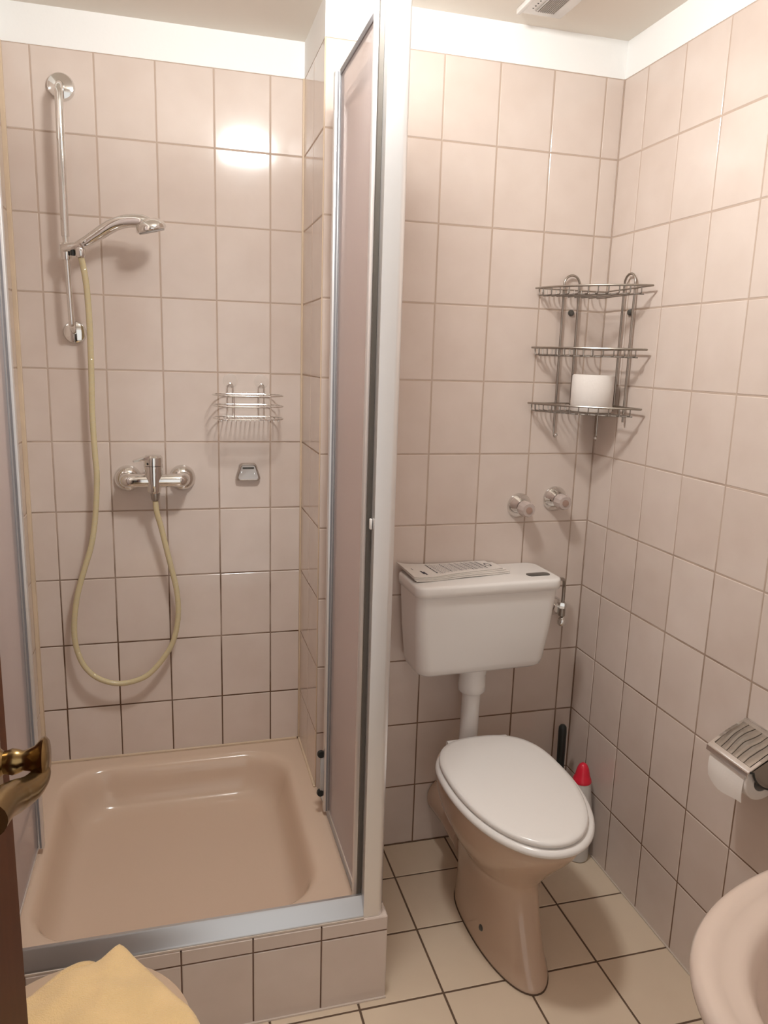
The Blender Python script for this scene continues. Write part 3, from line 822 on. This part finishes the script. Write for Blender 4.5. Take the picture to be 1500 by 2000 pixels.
# newspaper on the cistern
ZN = 0.8690
news = thing('folded_newspaper', 'folded newspaper lying on top of the cistern', 'newspaper', (-0.43, -0.08, ZN))
def sheet(bm, corners, z, lift, th):
    """bent sheet; corners BL, BR, FR, FL in plan; lift raises the left end"""
    A, B_, C_, D_ = [Vector((*c, 0)) for c in corners]
    n1, n2 = 14, 6
    g = []
    for i in range(n1 + 1):
        u_ = i / n1
        row = []
        for j in range(n2 + 1):
            v_ = j / n2
            p = A.lerp(B_, u_).lerp(D_.lerp(C_, u_), v_)
            zz = z + lift * max(0, 1 - u_ / 0.22) ** 2 * (1 - 0.55 * v_) + 0.0008 * math.sin(u_ * 9 + v_ * 3)
            row.append((Vector((p.x, p.y, zz)), Vector((p.x, p.y, zz + th))))
        g.append(row)
    lo = [[bm.verts.new(q[0]) for q in r_] for r_ in g]; hi = [[bm.verts.new(q[1]) for q in r_] for r_ in g]
    for i in range(n1):
        for j in range(n2):
            bm.faces.new((hi[i][j], hi[i + 1][j], hi[i + 1][j + 1], hi[i][j + 1]))
            bm.faces.new((lo[i][j], lo[i][j + 1], lo[i + 1][j + 1], lo[i + 1][j]))
    for i in range(n1):
        for j in (0, n2):
            bm.faces.new((lo[i][j], lo[i + 1][j], hi[i + 1][j], hi[i][j]))
    for j in range(n2):
        for i in (0, n1):
            bm.faces.new((lo[i][j], hi[i][j], hi[i][j + 1], lo[i][j + 1]))
stack = [([(-0.578, -0.020), (-0.292, -0.006), (-0.288, -0.104), (-0.574, -0.152)], 0.0, 0.006, 0.0016),
         ([(-0.583, -0.014), (-0.300, -0.004), (-0.285, -0.096), (-0.578, -0.148)], 0.0024, 0.007, 0.0018),
         ([(-0.586, -0.012), (-0.318, -0.003), (-0.292, -0.086), (-0.579, -0.146)], 0.0048, 0.009, 0.0016),
         ([(-0.588, -0.010), (-0.322, -0.002), (-0.300, -0.080), (-0.578, -0.143)], 0.0072, 0.010, 0.0014)]
for cs, dz, lf, th in stack:
    bm = NB(); sheet(bm, cs, ZN + dz, lf, th); part('page', bm, NEWS, news)
# print on the top page: columns of short illegible lines, a headline and a ring-shaped emblem
A, B_, C_, D_ = [Vector((*c, 0)) for c in stack[-1][0]]
def onpage(u_, v_):
    p = A.lerp(B_, u_).lerp(D_.lerp(C_, u_), v_)
    return Vector((p.x, p.y, ZN + 0.0072 + 0.0014 + 0.0004 + 0.010 * max(0, 1 - u_ / 0.22) ** 2 * (1 - 0.55 * v_) + 0.0008 * math.sin(u_ * 9 + v_ * 3)))
def dash(bm, u0, u1, v0, v1):
    bm.faces.new([bm.verts.new(onpage(*q)) for q in ((u0, v0), (u1, v0), (u1, v1), (u0, v1))])
bmd, bml = NB(), NB()
for u_, heavy in ((0.86, 1), (0.80, 1), (0.73, 0), (0.69, 1), (0.62, 0), (0.56, 1), (0.45, 1), (0.34, 0), (0.29, 1)):
    vv = 0.10
    while vv < 0.80:
        l_ = R.uniform(0.03, 0.09)
        dash(bmd if heavy else bml, u_, u_ + (0.012 if heavy else 0.010), vv, min(0.86, vv + l_)); vv += l_ + 0.02
for k in range(26):
    u_ = 0.30 + 0.022 * k
    vv = 0.12
    while vv < 0.78:
        l_ = R.uniform(0.03, 0.1)
        dash(bml, u_, u_ + 0.006, vv, vv + l_); vv += l_ + 0.025
dash(bmd, 0.145, 0.165, 0.55, 0.78); dash(bmd, 0.165, 0.185, 0.62, 0.84); dash(bmd, 0.08, 0.09, 0.4, 0.5)
part('dark_print', bmd, INK, news, smooth=False, kind='stuff')
part('pale_print', bml, INKL, news, smooth=False, kind='stuff')
bm = NB()
for k in range(28):
    a, b_ = 2 * PI * k / 28, 2 * PI * (k + 1) / 28
    bm.faces.new([bm.verts.new(onpage(0.93 + 0.034 * rr_ * math.cos(q), 0.50 + 0.17 * rr_ * math.sin(q))) for rr_, q in ((1, a), (1, b_), (0.68, b_), (0.68, a))])
part('emblem', bm, INK, news, smooth=False)

# two concealed-valve knobs
def stop_tap(x, z, label):
    t_ = thing('stop_tap', label, 'valve', (x, 0, z), group='stop taps on the back wall')
    bm = NB(); lathe(bm, [(0.0, 0.0), (0.0365, 0.0), (0.0365, 0.003), (0.033, 0.008), (0.0225, 0.026), (0.020, 0.029), (0.0, 0.029)], (x, -0.0005, z), (0, -1, 0), 36)
    part('rosette', bm, CHROME, t_)
    bm = NB(); lathe(bm, [(0.0, 0.027), (0.017, 0.027), (0.017, 0.034), (0.0, 0.034)], (x, 0, z), (0, -1, 0), 24); part('neck', bm, BLACK, t_)
    ax = (0.0, -1, -0.02)
    bm = NB(); lathe(bm, [(0.0, 0.033), (0.0205, 0.033), (0.0225, 0.036), (0.0225, 0.052), (0.021, 0.062), (0.0185, 0.0665), (0.0, 0.067)], (x, 0, z), ax, 12)
    kn = part('grip', bm, simple('frosted_knob', (0.50, 0.41, 0.37), 0.10, 0.0), t_, angle=20)
    bm = NB(); lathe(bm, [(0.0, 0.066), (0.0095, 0.066), (0.0095, 0.0685), (0.0, 0.0695)], (x, 0, z), ax, 20); part('index_disc', bm, simple('index_disc', (0.38, 0.25, 0.20), 0.3), kn)
stop_tap(-0.2245, 1.037, 'left chrome stop tap with clear grip on the back wall, lower of the two')
stop_tap(-0.1135, 1.055, 'right chrome stop tap on the back wall, nearer the corner')

# ------------------------------------------------------------------ corner rack
rack = thing('corner_wire_rack', 'three-tier chrome wire corner rack fixed high in the right corner', 'wire rack', (0, 0, 1.24))
def loopwire(axis, a, b_, zl, zr, hook):
    """inverted U standing against one wall; axis 'x' on the back wall, 'y' on the right wall"""
    r_ = abs(b_ - a) / 2; c = (a + b_) / 2
    top = 1.675 - r_
    pts = []
    def P(q, z, off=0.012):
        return (q, -off, z) if axis == 'x' else (-off, q, z)
    pts.append(P(a, zl)); pts.append(P(a, top))
    for k in range(1, 12):
        an = PI - PI * k / 12
        s = 1 if b_ > a else -1
        pts.append(P(c + s * r_ * math.cos(an), top + r_ * math.sin(an)))
    pts.append(P(b_, top)); pts.append(P(b_, zr))
    bm = NB(); tube(bm, pts, 0.0031, 10); part('upright_loop', bm, WIRE, rack)
loopwire('x', -0.1390, -0.0930, 1.265, 1.318, True)
loopwire('y', -0.1040, -0.1540, 1.318, 1.29, False)
def hookwire(pts):
    bm = NB(); tube(bm, smooth_path(pts, 6), 0.0026, 8)
    h_ = part('hook', bm, WIRE, rack)
    bm = NB(); e_ = Vector(pts[-1]); bmesh.ops.create_uvsphere(bm, u_segments=12, v_segments=8, radius=0.0052, matrix=Matrix.Translation(e_)); part('ball_tip', bm, CHROME, h_)
hookwire([(-0.1390, -0.012, 1.275), (-0.1390, -0.013, 1.250), (-0.1395, -0.018, 1.239), (-0.140, -0.026, 1.238), (-0.1405, -0.030, 1.243)])
hookwire([(-0.014, -0.030, 1.312), (-0.014, -0.031, 1.25), (-0.016, -0.034, 1.234), (-0.020, -0.040, 1.231), (-0.0235, -0.045, 1.236)])
def fcurve(t_, inset=0.0):
    a = Vector((-0.226, -0.018)); b_ = Vector((-0.018, -0.243)); m_ = Vector((-0.176, -0.186))
    p = a * (1 - t_) ** 2 + m_ * 2 * t_ * (1 - t_) + b_ * t_ * t_
    c = Vector((-0.05, -0.05)); d = (c - p); return p + d.normalized() * inset
for zs in (1.636, 1.480, 1.330):
    front = [(*fcurve(k / 16), zs) for k in range(17)]
    # rim: front curve and the two wall sides as one wire
    bm = NB(); tube(bm, front, 0.0027, 8)
    sh_ = part('shelf_rim', bm, WIRE, rack)
    bm = NB(); tube(bm, [(-0.226, -0.018, zs), (-0.12, -0.0165, zs), (-0.018, -0.0165, zs)], 0.0022, 8); part('back_rim', bm, WIRE, rack)
    bm = NB(); tube(bm, [(-0.018, -0.243, zs), (-0.0165, -0.12, zs), (-0.0165, -0.018, zs)], 0.0022, 8); part('back_rim', bm, WIRE, rack)
    # dropped floor wires: up from the rim, across, up at the back
    for k in range(1, 12):
        t_ = k / 12
        p = fcurve(t_)
        zf = zs - 0.019
        q = Vector((p.x * 0.999, -0.0175)) if p.x < -0.03 else None
        # wires run from the front rim straight back towards the back wall
        bm = NB()
        pts = [(p.x, p.y, zs), (p.x + 0.0008, p.y + 0.001, zf + 0.002), (p.x + 0.001, p.y + 0.004, zf)]
        yb_ = -0.020
        if p.y < -0.03:
            pts += [(p.x + 0.001, (p.y + yb_) / 2, zf), (p.x + 0.001, yb_ - 0.003, zf), (p.x + 0.001, yb_, zf + 0.003), (p.x + 0.001, -0.0175, zs)]
        tube(bm, pts, 0.0016, 6)
        part('shelf_wire', bm, WIREM, sh_)
    bm = NB(); tube(bm, [(*fcurve(0.04 + 0.92 * k / 14, 0.012), zs - 0.0205) for k in range(15)], 0.0016, 6)
    part('cross_wire', bm, WIREM, sh_)
for p, ax in (((-0.107, -0.0005, 1.577), (0, -1, 0)), ((-0.0005, -0.128, 1.577), (-1, 0, 0))):
    bm = NB(); lathe(bm, [(0.0, 0.0), (0.0085, 0.0), (0.0085, 0.004), (0.006, 0.008), (0.0, 0.0095)], p, ax, 20); part('screw', bm, BUTTON, rack)

def toilet_roll(bm, c, ax, r_, h_, rc=0.021):
    lathe(bm, [(rc, 0.0), (r_ - 0.003, 0.0), (r_, 0.003), (r_ + 0.0004, h_ * 0.5), (r_, h_ - 0.003), (r_ - 0.003, h_), (rc, h_), (rc, 0.0)], c, ax, 44, caps=False)
roll = thing('toilet_roll', 'white toilet roll standing on the lowest shelf of the corner rack', 'toilet roll', (-0.078, -0.1, 1.3135))
bm = NB(); toilet_roll(bm, (-0.0775, -0.098, 1.3135), (0, 0, 1), 0.0555, 0.0985); part('paper', bm, PAPER, roll, angle=50)
bm = NB(); lathe(bm, [(0.0208, 0.001), (0.0208, 0.0975), (0.0195, 0.0975), (0.0195, 0.001), (0.0208, 0.001)], (-0.0775, -0.098, 1.3135), (0, 0, 1), 24, caps=False); part('core', bm, simple('cardboard', (0.42, 0.32, 0.22), 0.9), roll)

# ------------------------------------------------------------------ paper holder on the right wall
ph = thing('paper_holder', 'chrome toilet paper holder with an engraved lid on the right wall', 'paper holder', (0, -0.77, 0.65))
y0_, y1_ = -0.709, -0.829
W0, O0 = Vector((-0.006, 0, 0.707)), Vector((-0.092, 0, 0.6585))
dn = (O0 - W0).normalized(); nn = Vector((dn.z, 0, -dn.x)); nn = nn if nn.z > 0 else -nn
bm = NB()
prof = [W0, W0.lerp(O0, 0.5) + nn * 0.002, O0, O0 + Vector((-0.003, 0, -0.003)), O0 + Vector((-0.004, 0, -0.013)), O0 + Vector((-0.0025, 0, -0.013)), O0 + Vector((-0.0012, 0, -0.004)), O0 - nn * 0.0022, W0.lerp(O0, 0.5) - nn * 0.001, W0 - nn * 0.0022]
prism(bm, [Vector((p.x, y0_, p.z)) for p in prof], (0, y1_ - y0_, 0))
lidc = part('lid', bm, CHROME, ph)
bm = NB()
e0, e1 = W0.lerp(O0, 0.10) + nn * 0.0014, W0.lerp(O0, 0.90) + nn * 0.0012
mid = W0.lerp(O0, 0.5) + nn * 0.0032
ys = [y0_ - 0.008, y1_ + 0.008]
g = [[bm.verts.new((p.x, y, p.z)) for y in [ys[0] + (ys[1] - ys[0]) * k / 6 for k in range(7)]] for p in (e0, mid, e1)]
for i in range(2):
    for j in range(6): bm.faces.new((g[i][j], g[i][j + 1], g[i + 1][j + 1], g[i + 1][j]))
part('engraved_panel', bm, ENGR, lidc)
# near cheek
ck = []
for k in range(11):
    a = PI + PI / 2 * k / 10
    ck.append(Vector((-0.020 + 0.062 * math.cos(a), y1_ - 0.001, 0.664 + 0.052 * math.sin(a))))
poly = [Vector((-0.004, y1_ - 0.001, 0.703)), Vector((-0.088, y1_ - 0.001, 0.657))] + ck[1:] + [Vector((-0.004, y1_ - 0.001, 0.612))]
bm = NB(); prism(bm, poly, (0, 0.003, 0)); part('cheek', bm, simple('smoked_chrome', (0.32, 0.30, 0.27), 0.2, 1.0), ph)
bm = NB(); tube(bm, [p + Vector((0, 0.001, 0)) for p in poly[1:-1]], 0.0022, 6); part('cheek_rim', bm, BLACK, ph)
bm = NB(); box(bm, -0.005, -0.0005, y1_, y0_, 0.60, 0.708, bev=0.001); part('back_plate', bm, CHROME, ph)
bm = NB(); tube(bm, [(-0.050, y1_, 0.628), (-0.050, y0_ - 0.01, 0.628)], 0.0065, 12); part('spindle', bm, CHROME, ph)
hr = thing('toilet_roll', 'white toilet roll hanging in the chrome holder with a loose end', 'toilet roll', (-0.05, -0.77, 0.628))
bm = NB(); toilet_roll(bm, (-0.050, -0.822, 0.6265), (0, 1, 0), 0.0395, 0.105, 0.019); part('paper', bm, PAPER, hr, angle=50)
bm = NB()
n1, n2 = 10, 8
g = []
for i in range(n1 + 1):
    v_ = i / n1
    row = []
    for j in range(n2 + 1):
        u_ = j / n2
        yq = -0.716 - 0.101 * u_
        zend = 0.5795 - 0.0045 * math.sin(u_ * 5) + (0.010 * (1 - u_) ** 4)
        zq = 0.642 + (zend - 0.642) * v_
        xq = -0.0892 - 0.003 * math.sin(v_ * PI) - 0.0025 * v_ * math.sin(u_ * 3.0) * 1.6
        row.append(Vector((xq, yq, zq)))
    g.append(row)
V1 = [[bm.verts.new(p) for p in r_] for r_ in g]; V2 = [[bm.verts.new(p + Vector((0.0007, 0, 0))) for p in r_] for r_ in g]
for i in range(n1):
    for j in range(n2):
        bm.faces.new((V1[i][j], V1[i][j + 1], V1[i + 1][j + 1], V1[i + 1][j])); bm.faces.new((V2[i][j], V2[i + 1][j], V2[i + 1][j + 1], V2[i][j + 1]))
for j in range(n2):
    for i in (0, n1): bm.faces.new((V1[i][j], V2[i][j], V2[i][j + 1], V1[i][j + 1]))
for i in range(n1):
    for j in (0, n2): bm.faces.new((V1[i][j], V1[i + 1][j], V2[i + 1][j], V2[i][j]))
part('loose_sheet', bm, PAPER, hr)

# ------------------------------------------------------------------ brush and cleaner bottle behind the toilet
tb = thing('toilet_brush', 'black-handled toilet brush standing in the corner behind the toilet', 'toilet brush', (-0.07, -0.08, 0))
bm = NB(); lathe(bm, [(0.0, 0.0), (0.046, 0.0), (0.050, 0.006), (0.046, 0.10), (0.040, 0.115), (0.036, 0.115), (0.030, 0.02), (0.0, 0.02)], (-0.066, -0.082, 0), (0, 0, 1), 30); part('holder', bm, WHITEP, tb)
bm = NB(); lathe(bm, [(0.0, 0.118), (0.006, 0.118), (0.0105, 0.20), (0.0118, 0.25), (0.0125, 0.36), (0.0115, 0.374), (0.007, 0.380), (0.0, 0.381)], (-0.066, -0.082, 0), (-0.016, 0, 1), 20); part('handle', bm, BLACK, tb)
bm = NB(); lathe(bm, [(0.0, 0.022), (0.022, 0.03), (0.027, 0.06), (0.022, 0.10), (0.006, 0.119), (0.0, 0.119)], (-0.066, -0.082, 0), (0, 0, 1), 18); part('bristle_head', bm, WHITEP, tb)
cb = thing('cleaner_bottle', 'pale cleaner bottle with a red pointed cap between toilet and right wall', 'bottle', (-0.046, -0.17, 0))
bo = (-0.046, -0.170, 0)
def ell(z, rx, ry): return [Vector((bo[0] + rx * math.cos(2 * PI * k / 28), bo[1] + ry * math.sin(2 * PI * k / 28), z)) for k in range(28)]
bm = NB(); loft(bm, [ell(0.0, 0.030, 0.036), ell(0.004, 0.034, 0.040), ell(0.06, 0.034, 0.041), ell(0.13, 0.033, 0.040), ell(0.175, 0.0325, 0.037), ell(0.215, 0.0285, 0.030), ell(0.240, 0.0265, 0.0265), ell(0.2435, 0.0255, 0.0255)])
part('bottle_body', bm, simple('pale_grey_plastic', (0.60, 0.57, 0.54), 0.35), cb)
bm = NB(); lathe(bm, [(0.0, 0.244), (0.027, 0.244), (0.0275, 0.247), (0.024, 0.258), (0.0215, 0.262), (0.020, 0.272), (0.0165, 0.286), (0.011, 0.297), (0.004, 0.302), (0.0, 0.302)], bo, (0, 0, 1), 24); part('cap', bm, RED, cb)

# ------------------------------------------------------------------ sink
SZ = 0.735
sink = thing('wash_basin', 'rounded beige ceramic wash basin on the right wall near the camera', 'sink', (0, -1.46, SZ))
f_ = (1.43765 - SZ) / (1.43765 - 0.82)
def sk(x, y): return (-1.16748 + (x + 1.16748) * f_, -1.93912 + (y + 1.93912) * f_)
# plan outline: rounded front, flat against the wall
SCX, SHY = 0.0, 0.285
SYC = sk(0, -1.248)[1] - SHY
SFX = -0.628
def basin(ins, z, sx=1.0, e=2.35, back=0.0):
    pts = []
    n_ = 72
    for k in range(n_):
        a = PI / 2 + PI * k / (n_ - 1)
        c, s = math.cos(a), math.sin(a)
        x = -0.20 + (abs(SFX) - 0.20 - ins) * -abs(c) ** (2 / e)
        y = SYC + (SHY - ins) * math.copysign(abs(s) ** (2 / e), s)
        pts.append(Vector((x, y, z)))
    bxk = -0.002 - back
    for k in range(1, 8):
        pts.append(Vector((-0.20 + (0.20 + bxk) * k / 8, SYC - (SHY - ins), z)))
    for k in range(9):
        pts.append(Vector((bxk, SYC - (SHY - ins) + 2 * (SHY - ins) * k / 8, z)))
    for k in range(7, 0, -1):
        pts.append(Vector((-0.20 + (0.20 + bxk) * k / 8, SYC + (SHY - ins), z)))
    return pts
bm = NB()
R_ = []
for ins, dz, bk in ((0.20, -0.17, 0), (0.13, -0.145, 0), (0.075, -0.10, 0), (0.035, -0.055, 0), (0.010, -0.025, 0), (0.001, -0.011, 0), (0.0, -0.004, 0), (0.004, 0.003, 0), (0.012, 0.007, 0), (0.022, 0.007, 0), (0.032, 0.003, 0.06),
                    (0.038, 0.0005, 0.07), (0.050, 0.0, 0.09), (0.060, -0.002, 0.10), (0.067, -0.009, 0.11), (0.074, -0.025, 0.115), (0.086, -0.055, 0.12), (0.105, -0.09, 0.13), (0.14, -0.115, 0.15), (0.19, -0.128, 0.17)):
    R_.append(basin(ins, SZ + dz, back=bk))
loft(bm, R_)
part('basin', bm, SINKM, sink, angle=70)
bm = NB(); lathe(bm, [(0, 0), (0.022, 0), (0.024, 0.002), (0.02, 0.004), (0, 0.0045)], (-0.33, SYC, SZ - 0.128), (0, 0, 1), 24); part('drain', bm, CHROME, sink)
bm = NB()
lathe(bm, [(0.0, 0.0), (0.026, 0.0), (0.024, 0.012), (0.020, 0.09), (0.021, 0.105), (0.0, 0.11)], (-0.055, SYC, SZ - 0.002), (0, 0, 1), 24)
tube(bm, smooth_path([(-0.055, SYC, SZ + 0.07), (-0.11, SYC, SZ + 0.085), (-0.16, SYC, SZ + 0.08), (-0.175, SYC, SZ + 0.062)], 5), 0.010, 14)
part('tap', bm, CHROME, sink)
bm = NB(); tube(bm, smooth_path([(-0.25, SYC, SZ - 0.165), (-0.25, SYC, SZ - 0.30), (-0.22, SYC, SZ - 0.34), (-0.10, SYC, SZ - 0.34), (-0.004, SYC, SZ - 0.34)], 5), 0.018, 16); part('waste_pipe', bm, CHROME, sink)

# ------------------------------------------------------------------ open room door with brass lever
dd = thing('room_door', 'open dark brown wooden door at the left edge', 'door', (-1.352, -1.62, 0))
DX = -1.3325
bm = NB(); box(bm, DX - 0.040, DX, -2.045, -1.2, 0.012, 2.0, bev=0.002); part('leaf', bm, WOOD, dd, angle=30)
HY, HZ = -1.262, 1.0745
bm = NB(); box(bm, DX, DX + 0.004, HY - 0.020, HY + 0.020, 1.035, 1.105, bev=0.0015); pl_ = part('handle_plate', bm, BRASS, dd)
bm = NB(); lathe(bm, [(0.0, 0.002), (0.0125, 0.002), (0.0135, 0.006), (0.0100, 0.010), (0.0105, 0.013), (0.0118, 0.017), (0.0105, 0.022), (0.0088, 0.026), (0.0100, 0.031), (0.0125, 0.036), (0.0185, 0.0415), (0.0195, 0.044), (0.0165, 0.0465), (0.0, 0.048)], (DX, HY, HZ), (1, 0, 0.02), 26)
part('lever_neck', bm, BRASS, dd)
bm = NB()
lp = smooth_path([(DX + 0.0415, HY - 0.004, HZ - 0.009), (DX + 0.0395, HY - 0.016, HZ - 0.011), (DX + 0.0345, HY - 0.032, HZ - 0.010), (DX + 0.027, HY - 0.050, HZ - 0.005), (DX + 0.0215, HY - 0.072, HZ + 0.002), (DX + 0.019, HY - 0.10, HZ + 0.006)], 8)
tube(bm, lp, [0.0075 + 0.0065 * min(1, k / 24) for k in range(len(lp))], 20)
part('lever', bm, BRASS, dd)

# ------------------------------------------------------------------ stool with the yellow towel
SX_, SY_, SZ_ = -1.330, -0.962, 0.455
st = thing('round_stool', 'round beige stool under the yellow towel', 'stool', (SX_, SY_, 0))
bm = NB(); lathe(bm, [(0.0, -0.030), (0.150, -0.030), (0.163, -0.024), (0.168, -0.012), (0.166, -0.003), (0.156, 0.002), (0.0, 0.003)], (SX_, SY_, SZ_), (0, 0, 1), 56)
part('seat', bm, STOOLM, st)
for k in range(4):
    a = PI / 4 + PI / 2 * k
    bm = NB(); tube(bm, [(SX_ + 0.105 * math.cos(a), SY_ + 0.105 * math.sin(a), SZ_ - 0.029), (SX_ + 0.140 * math.cos(a), SY_ + 0.140 * math.sin(a), 0.0)], [0.014, 0.011], 14)
    part('leg', bm, STOOLM, st)
tw = thing('yellow_towel', 'folded yellow towel draped over the round stool', 'towel', (SX_, SY_, SZ_))
def cloth(outline, z0, th, hump, seed, nr=26, na=110):
    """folded cloth: polygon outline in plan, domed and rumpled, edge rolled down"""
    bm = NB()
    P = [Vector((*p, 0)) for p in outline]
    # resample
    per = []
    for a_, b_ in zip(P, P[1:] + P[:1]): per.append((b_ - a_).length)
    tot = sum(per); pts = []
    for k in range(na):
        s = tot * k / na; i = 0
        while s > per[i]: s -= per[i]; i += 1
        pts.append(P[i].lerp(P[(i + 1) % len(P)], s / per[i]))
    for _ in range(1):
        pts = [(pts[k - 1] + pts[k] * 4 + pts[(k + 1) % na]) / 6 for k in range(na)]
    c = sum(pts, Vector()) / na
    rings = []
    for i in range(nr + 1):
        f = 1 - i / nr * 0.97
        ring = []
        for p in pts:
            q = c + (p - c) * f
            nz = noise.noise(Vector((q.x * 9, q.y * 9, seed))) * 0.013 + noise.noise(Vector((q.x * 22, q.y * 22, seed + 3))) * 0.005
            edge = 1 - f
            z = z0 + th * min(1, (edge / 0.05)) ** 0.5 + hump * (1 - f ** 2.0) + nz * min(1, edge / 0.10 + 0.25)
            dr_ = max(0, (q - Vector((SX_, SY_, 0))).length - 0.160)
            z -= 1.1 * dr_ ** 1.25
            ring.append(Vector((q.x, q.y, max(z, z0 + 0.0012 - 1.1 * dr_ ** 1.25))))
        rings.append(ring)
    under = []
    for i in range(9):
        ring = []
        for p in pts:
            q = c + (p - c) * (0.05 + 0.935 * i / 8)
            dr_ = max(0, (q - Vector((SX_, SY_, 0))).length - 0.160)
            ring.append(Vector((q.x, q.y, z0 - 1.1 * dr_ ** 1.25)))
        under.append(ring)
    V = loft(bm, under + rings, cap0=True, cap1=True)
    return bm
o1 = [(-1.276, -0.800), (-1.262, -0.816), (-1.150, -0.985), (-1.135, -1.08), (-1.20, -1.16), (-1.34, -1.14), (-1.47, -1.06), (-1.468, -0.93), (-1.345, -0.842), (-1.305, -0.832)]
bm = cloth(o1, SZ_ + 0.0195, 0.016, 0.028, 2.0); part('upper_fold', bm, TOWEL, tw, angle=180)
o2 = [(-1.340, -0.806), (-1.320, -0.808), (-1.290, -0.83), (-1.22, -0.93), (-1.17, -1.03), (-1.20, -1.12), (-1.32, -1.12), (-1.45, -1.07), (-1.475, -0.95), (-1.43, -0.89), (-1.362, -0.815)]
bm = cloth(o2, SZ_ + 0.0035, 0.016, 0.0, 9.0); part('lower_fold', bm, TOWEL, tw, angle=180)
bm = NB()
for k in range(3):
    x0_ = -1.262 + 0.007 * k
    tube(bm, smooth_path([(x0_, -0.995 - 0.003 * k, SZ_ + 0.058), (x0_ + 0.004, -1.012, SZ_ + 0.065), (x0_ + 0.002, -1.03, SZ_ + 0.061)], 5), 0.0022, 6)
part('care_tag', bm, TAGM, tw)

# ------------------------------------------------------------------ ceiling vent and lamp
vt = thing('ceiling_vent', 'white ceiling vent with a small grey grille', 'vent', (-0.28, -0.17, H))
bm = NB(); box(bm, -0.352, -0.238, -0.300, -0.077, H - 0.010, H - 0.0005, bev=0.003); part('frame', bm, WHITEP, vt)
bm = NB(); box(bm, -0.354, -0.344, -0.304, -0.073, H - 0.013, H - 0.0005, bev=0.002); part('frame_edge', bm, WHITEP, vt)
bm = NB(); box(bm, -0.320, -0.268, -0.272, -0.103, H - 0.0125, H - 0.0095, bev=0.0008, seg=1); gr = part('grille', bm, GRILLE, vt)
for k in range(10):
    x = -0.316 + 0.0048 * k
    bm = NB(); box(bm, x, x + 0.0022, -0.270, -0.105, H - 0.0145, H - 0.0125); part('slat', bm, GRILLE, gr, smooth=False)
for k in range(9):
    bm = NB(); lathe(bm, [(0, 0), (0.0022, 0), (0.0022, 0.0008), (0, 0.0008)], (-0.327, -0.110 - 0.013 * k, H - 0.0105), (0, 0, 1), 10); part('hole', bm, BLACK, vt)

LX, LY = -0.872, -0.69
lp_ = thing('ceiling_lamp', 'round opal ceiling lamp in front of the shower', 'lamp', (LX, LY, H))
bm = NB(); lathe(bm, [(0.0, 0.0), (0.108, 0.0), (0.108, -0.014), (0.100, -0.018), (0.0, -0.018)], (LX, LY, H - 0.0005), (0, 0, 1), 48); part('base', bm, WHITEP, lp_)
bm = NB(); lathe(bm, [(0.084, -0.018), (0.084, -0.03)] + [(0.084 * math.cos(a), -0.035 - 0.085 * math.sin(a)) for a in [PI / 2 * k / 10 for k in range(1, 10)]] + [(0.0, -0.12)], (LX, LY, H), (0, 0, 1), 48)
part('glass_dome', bm, OPAL, lp_)
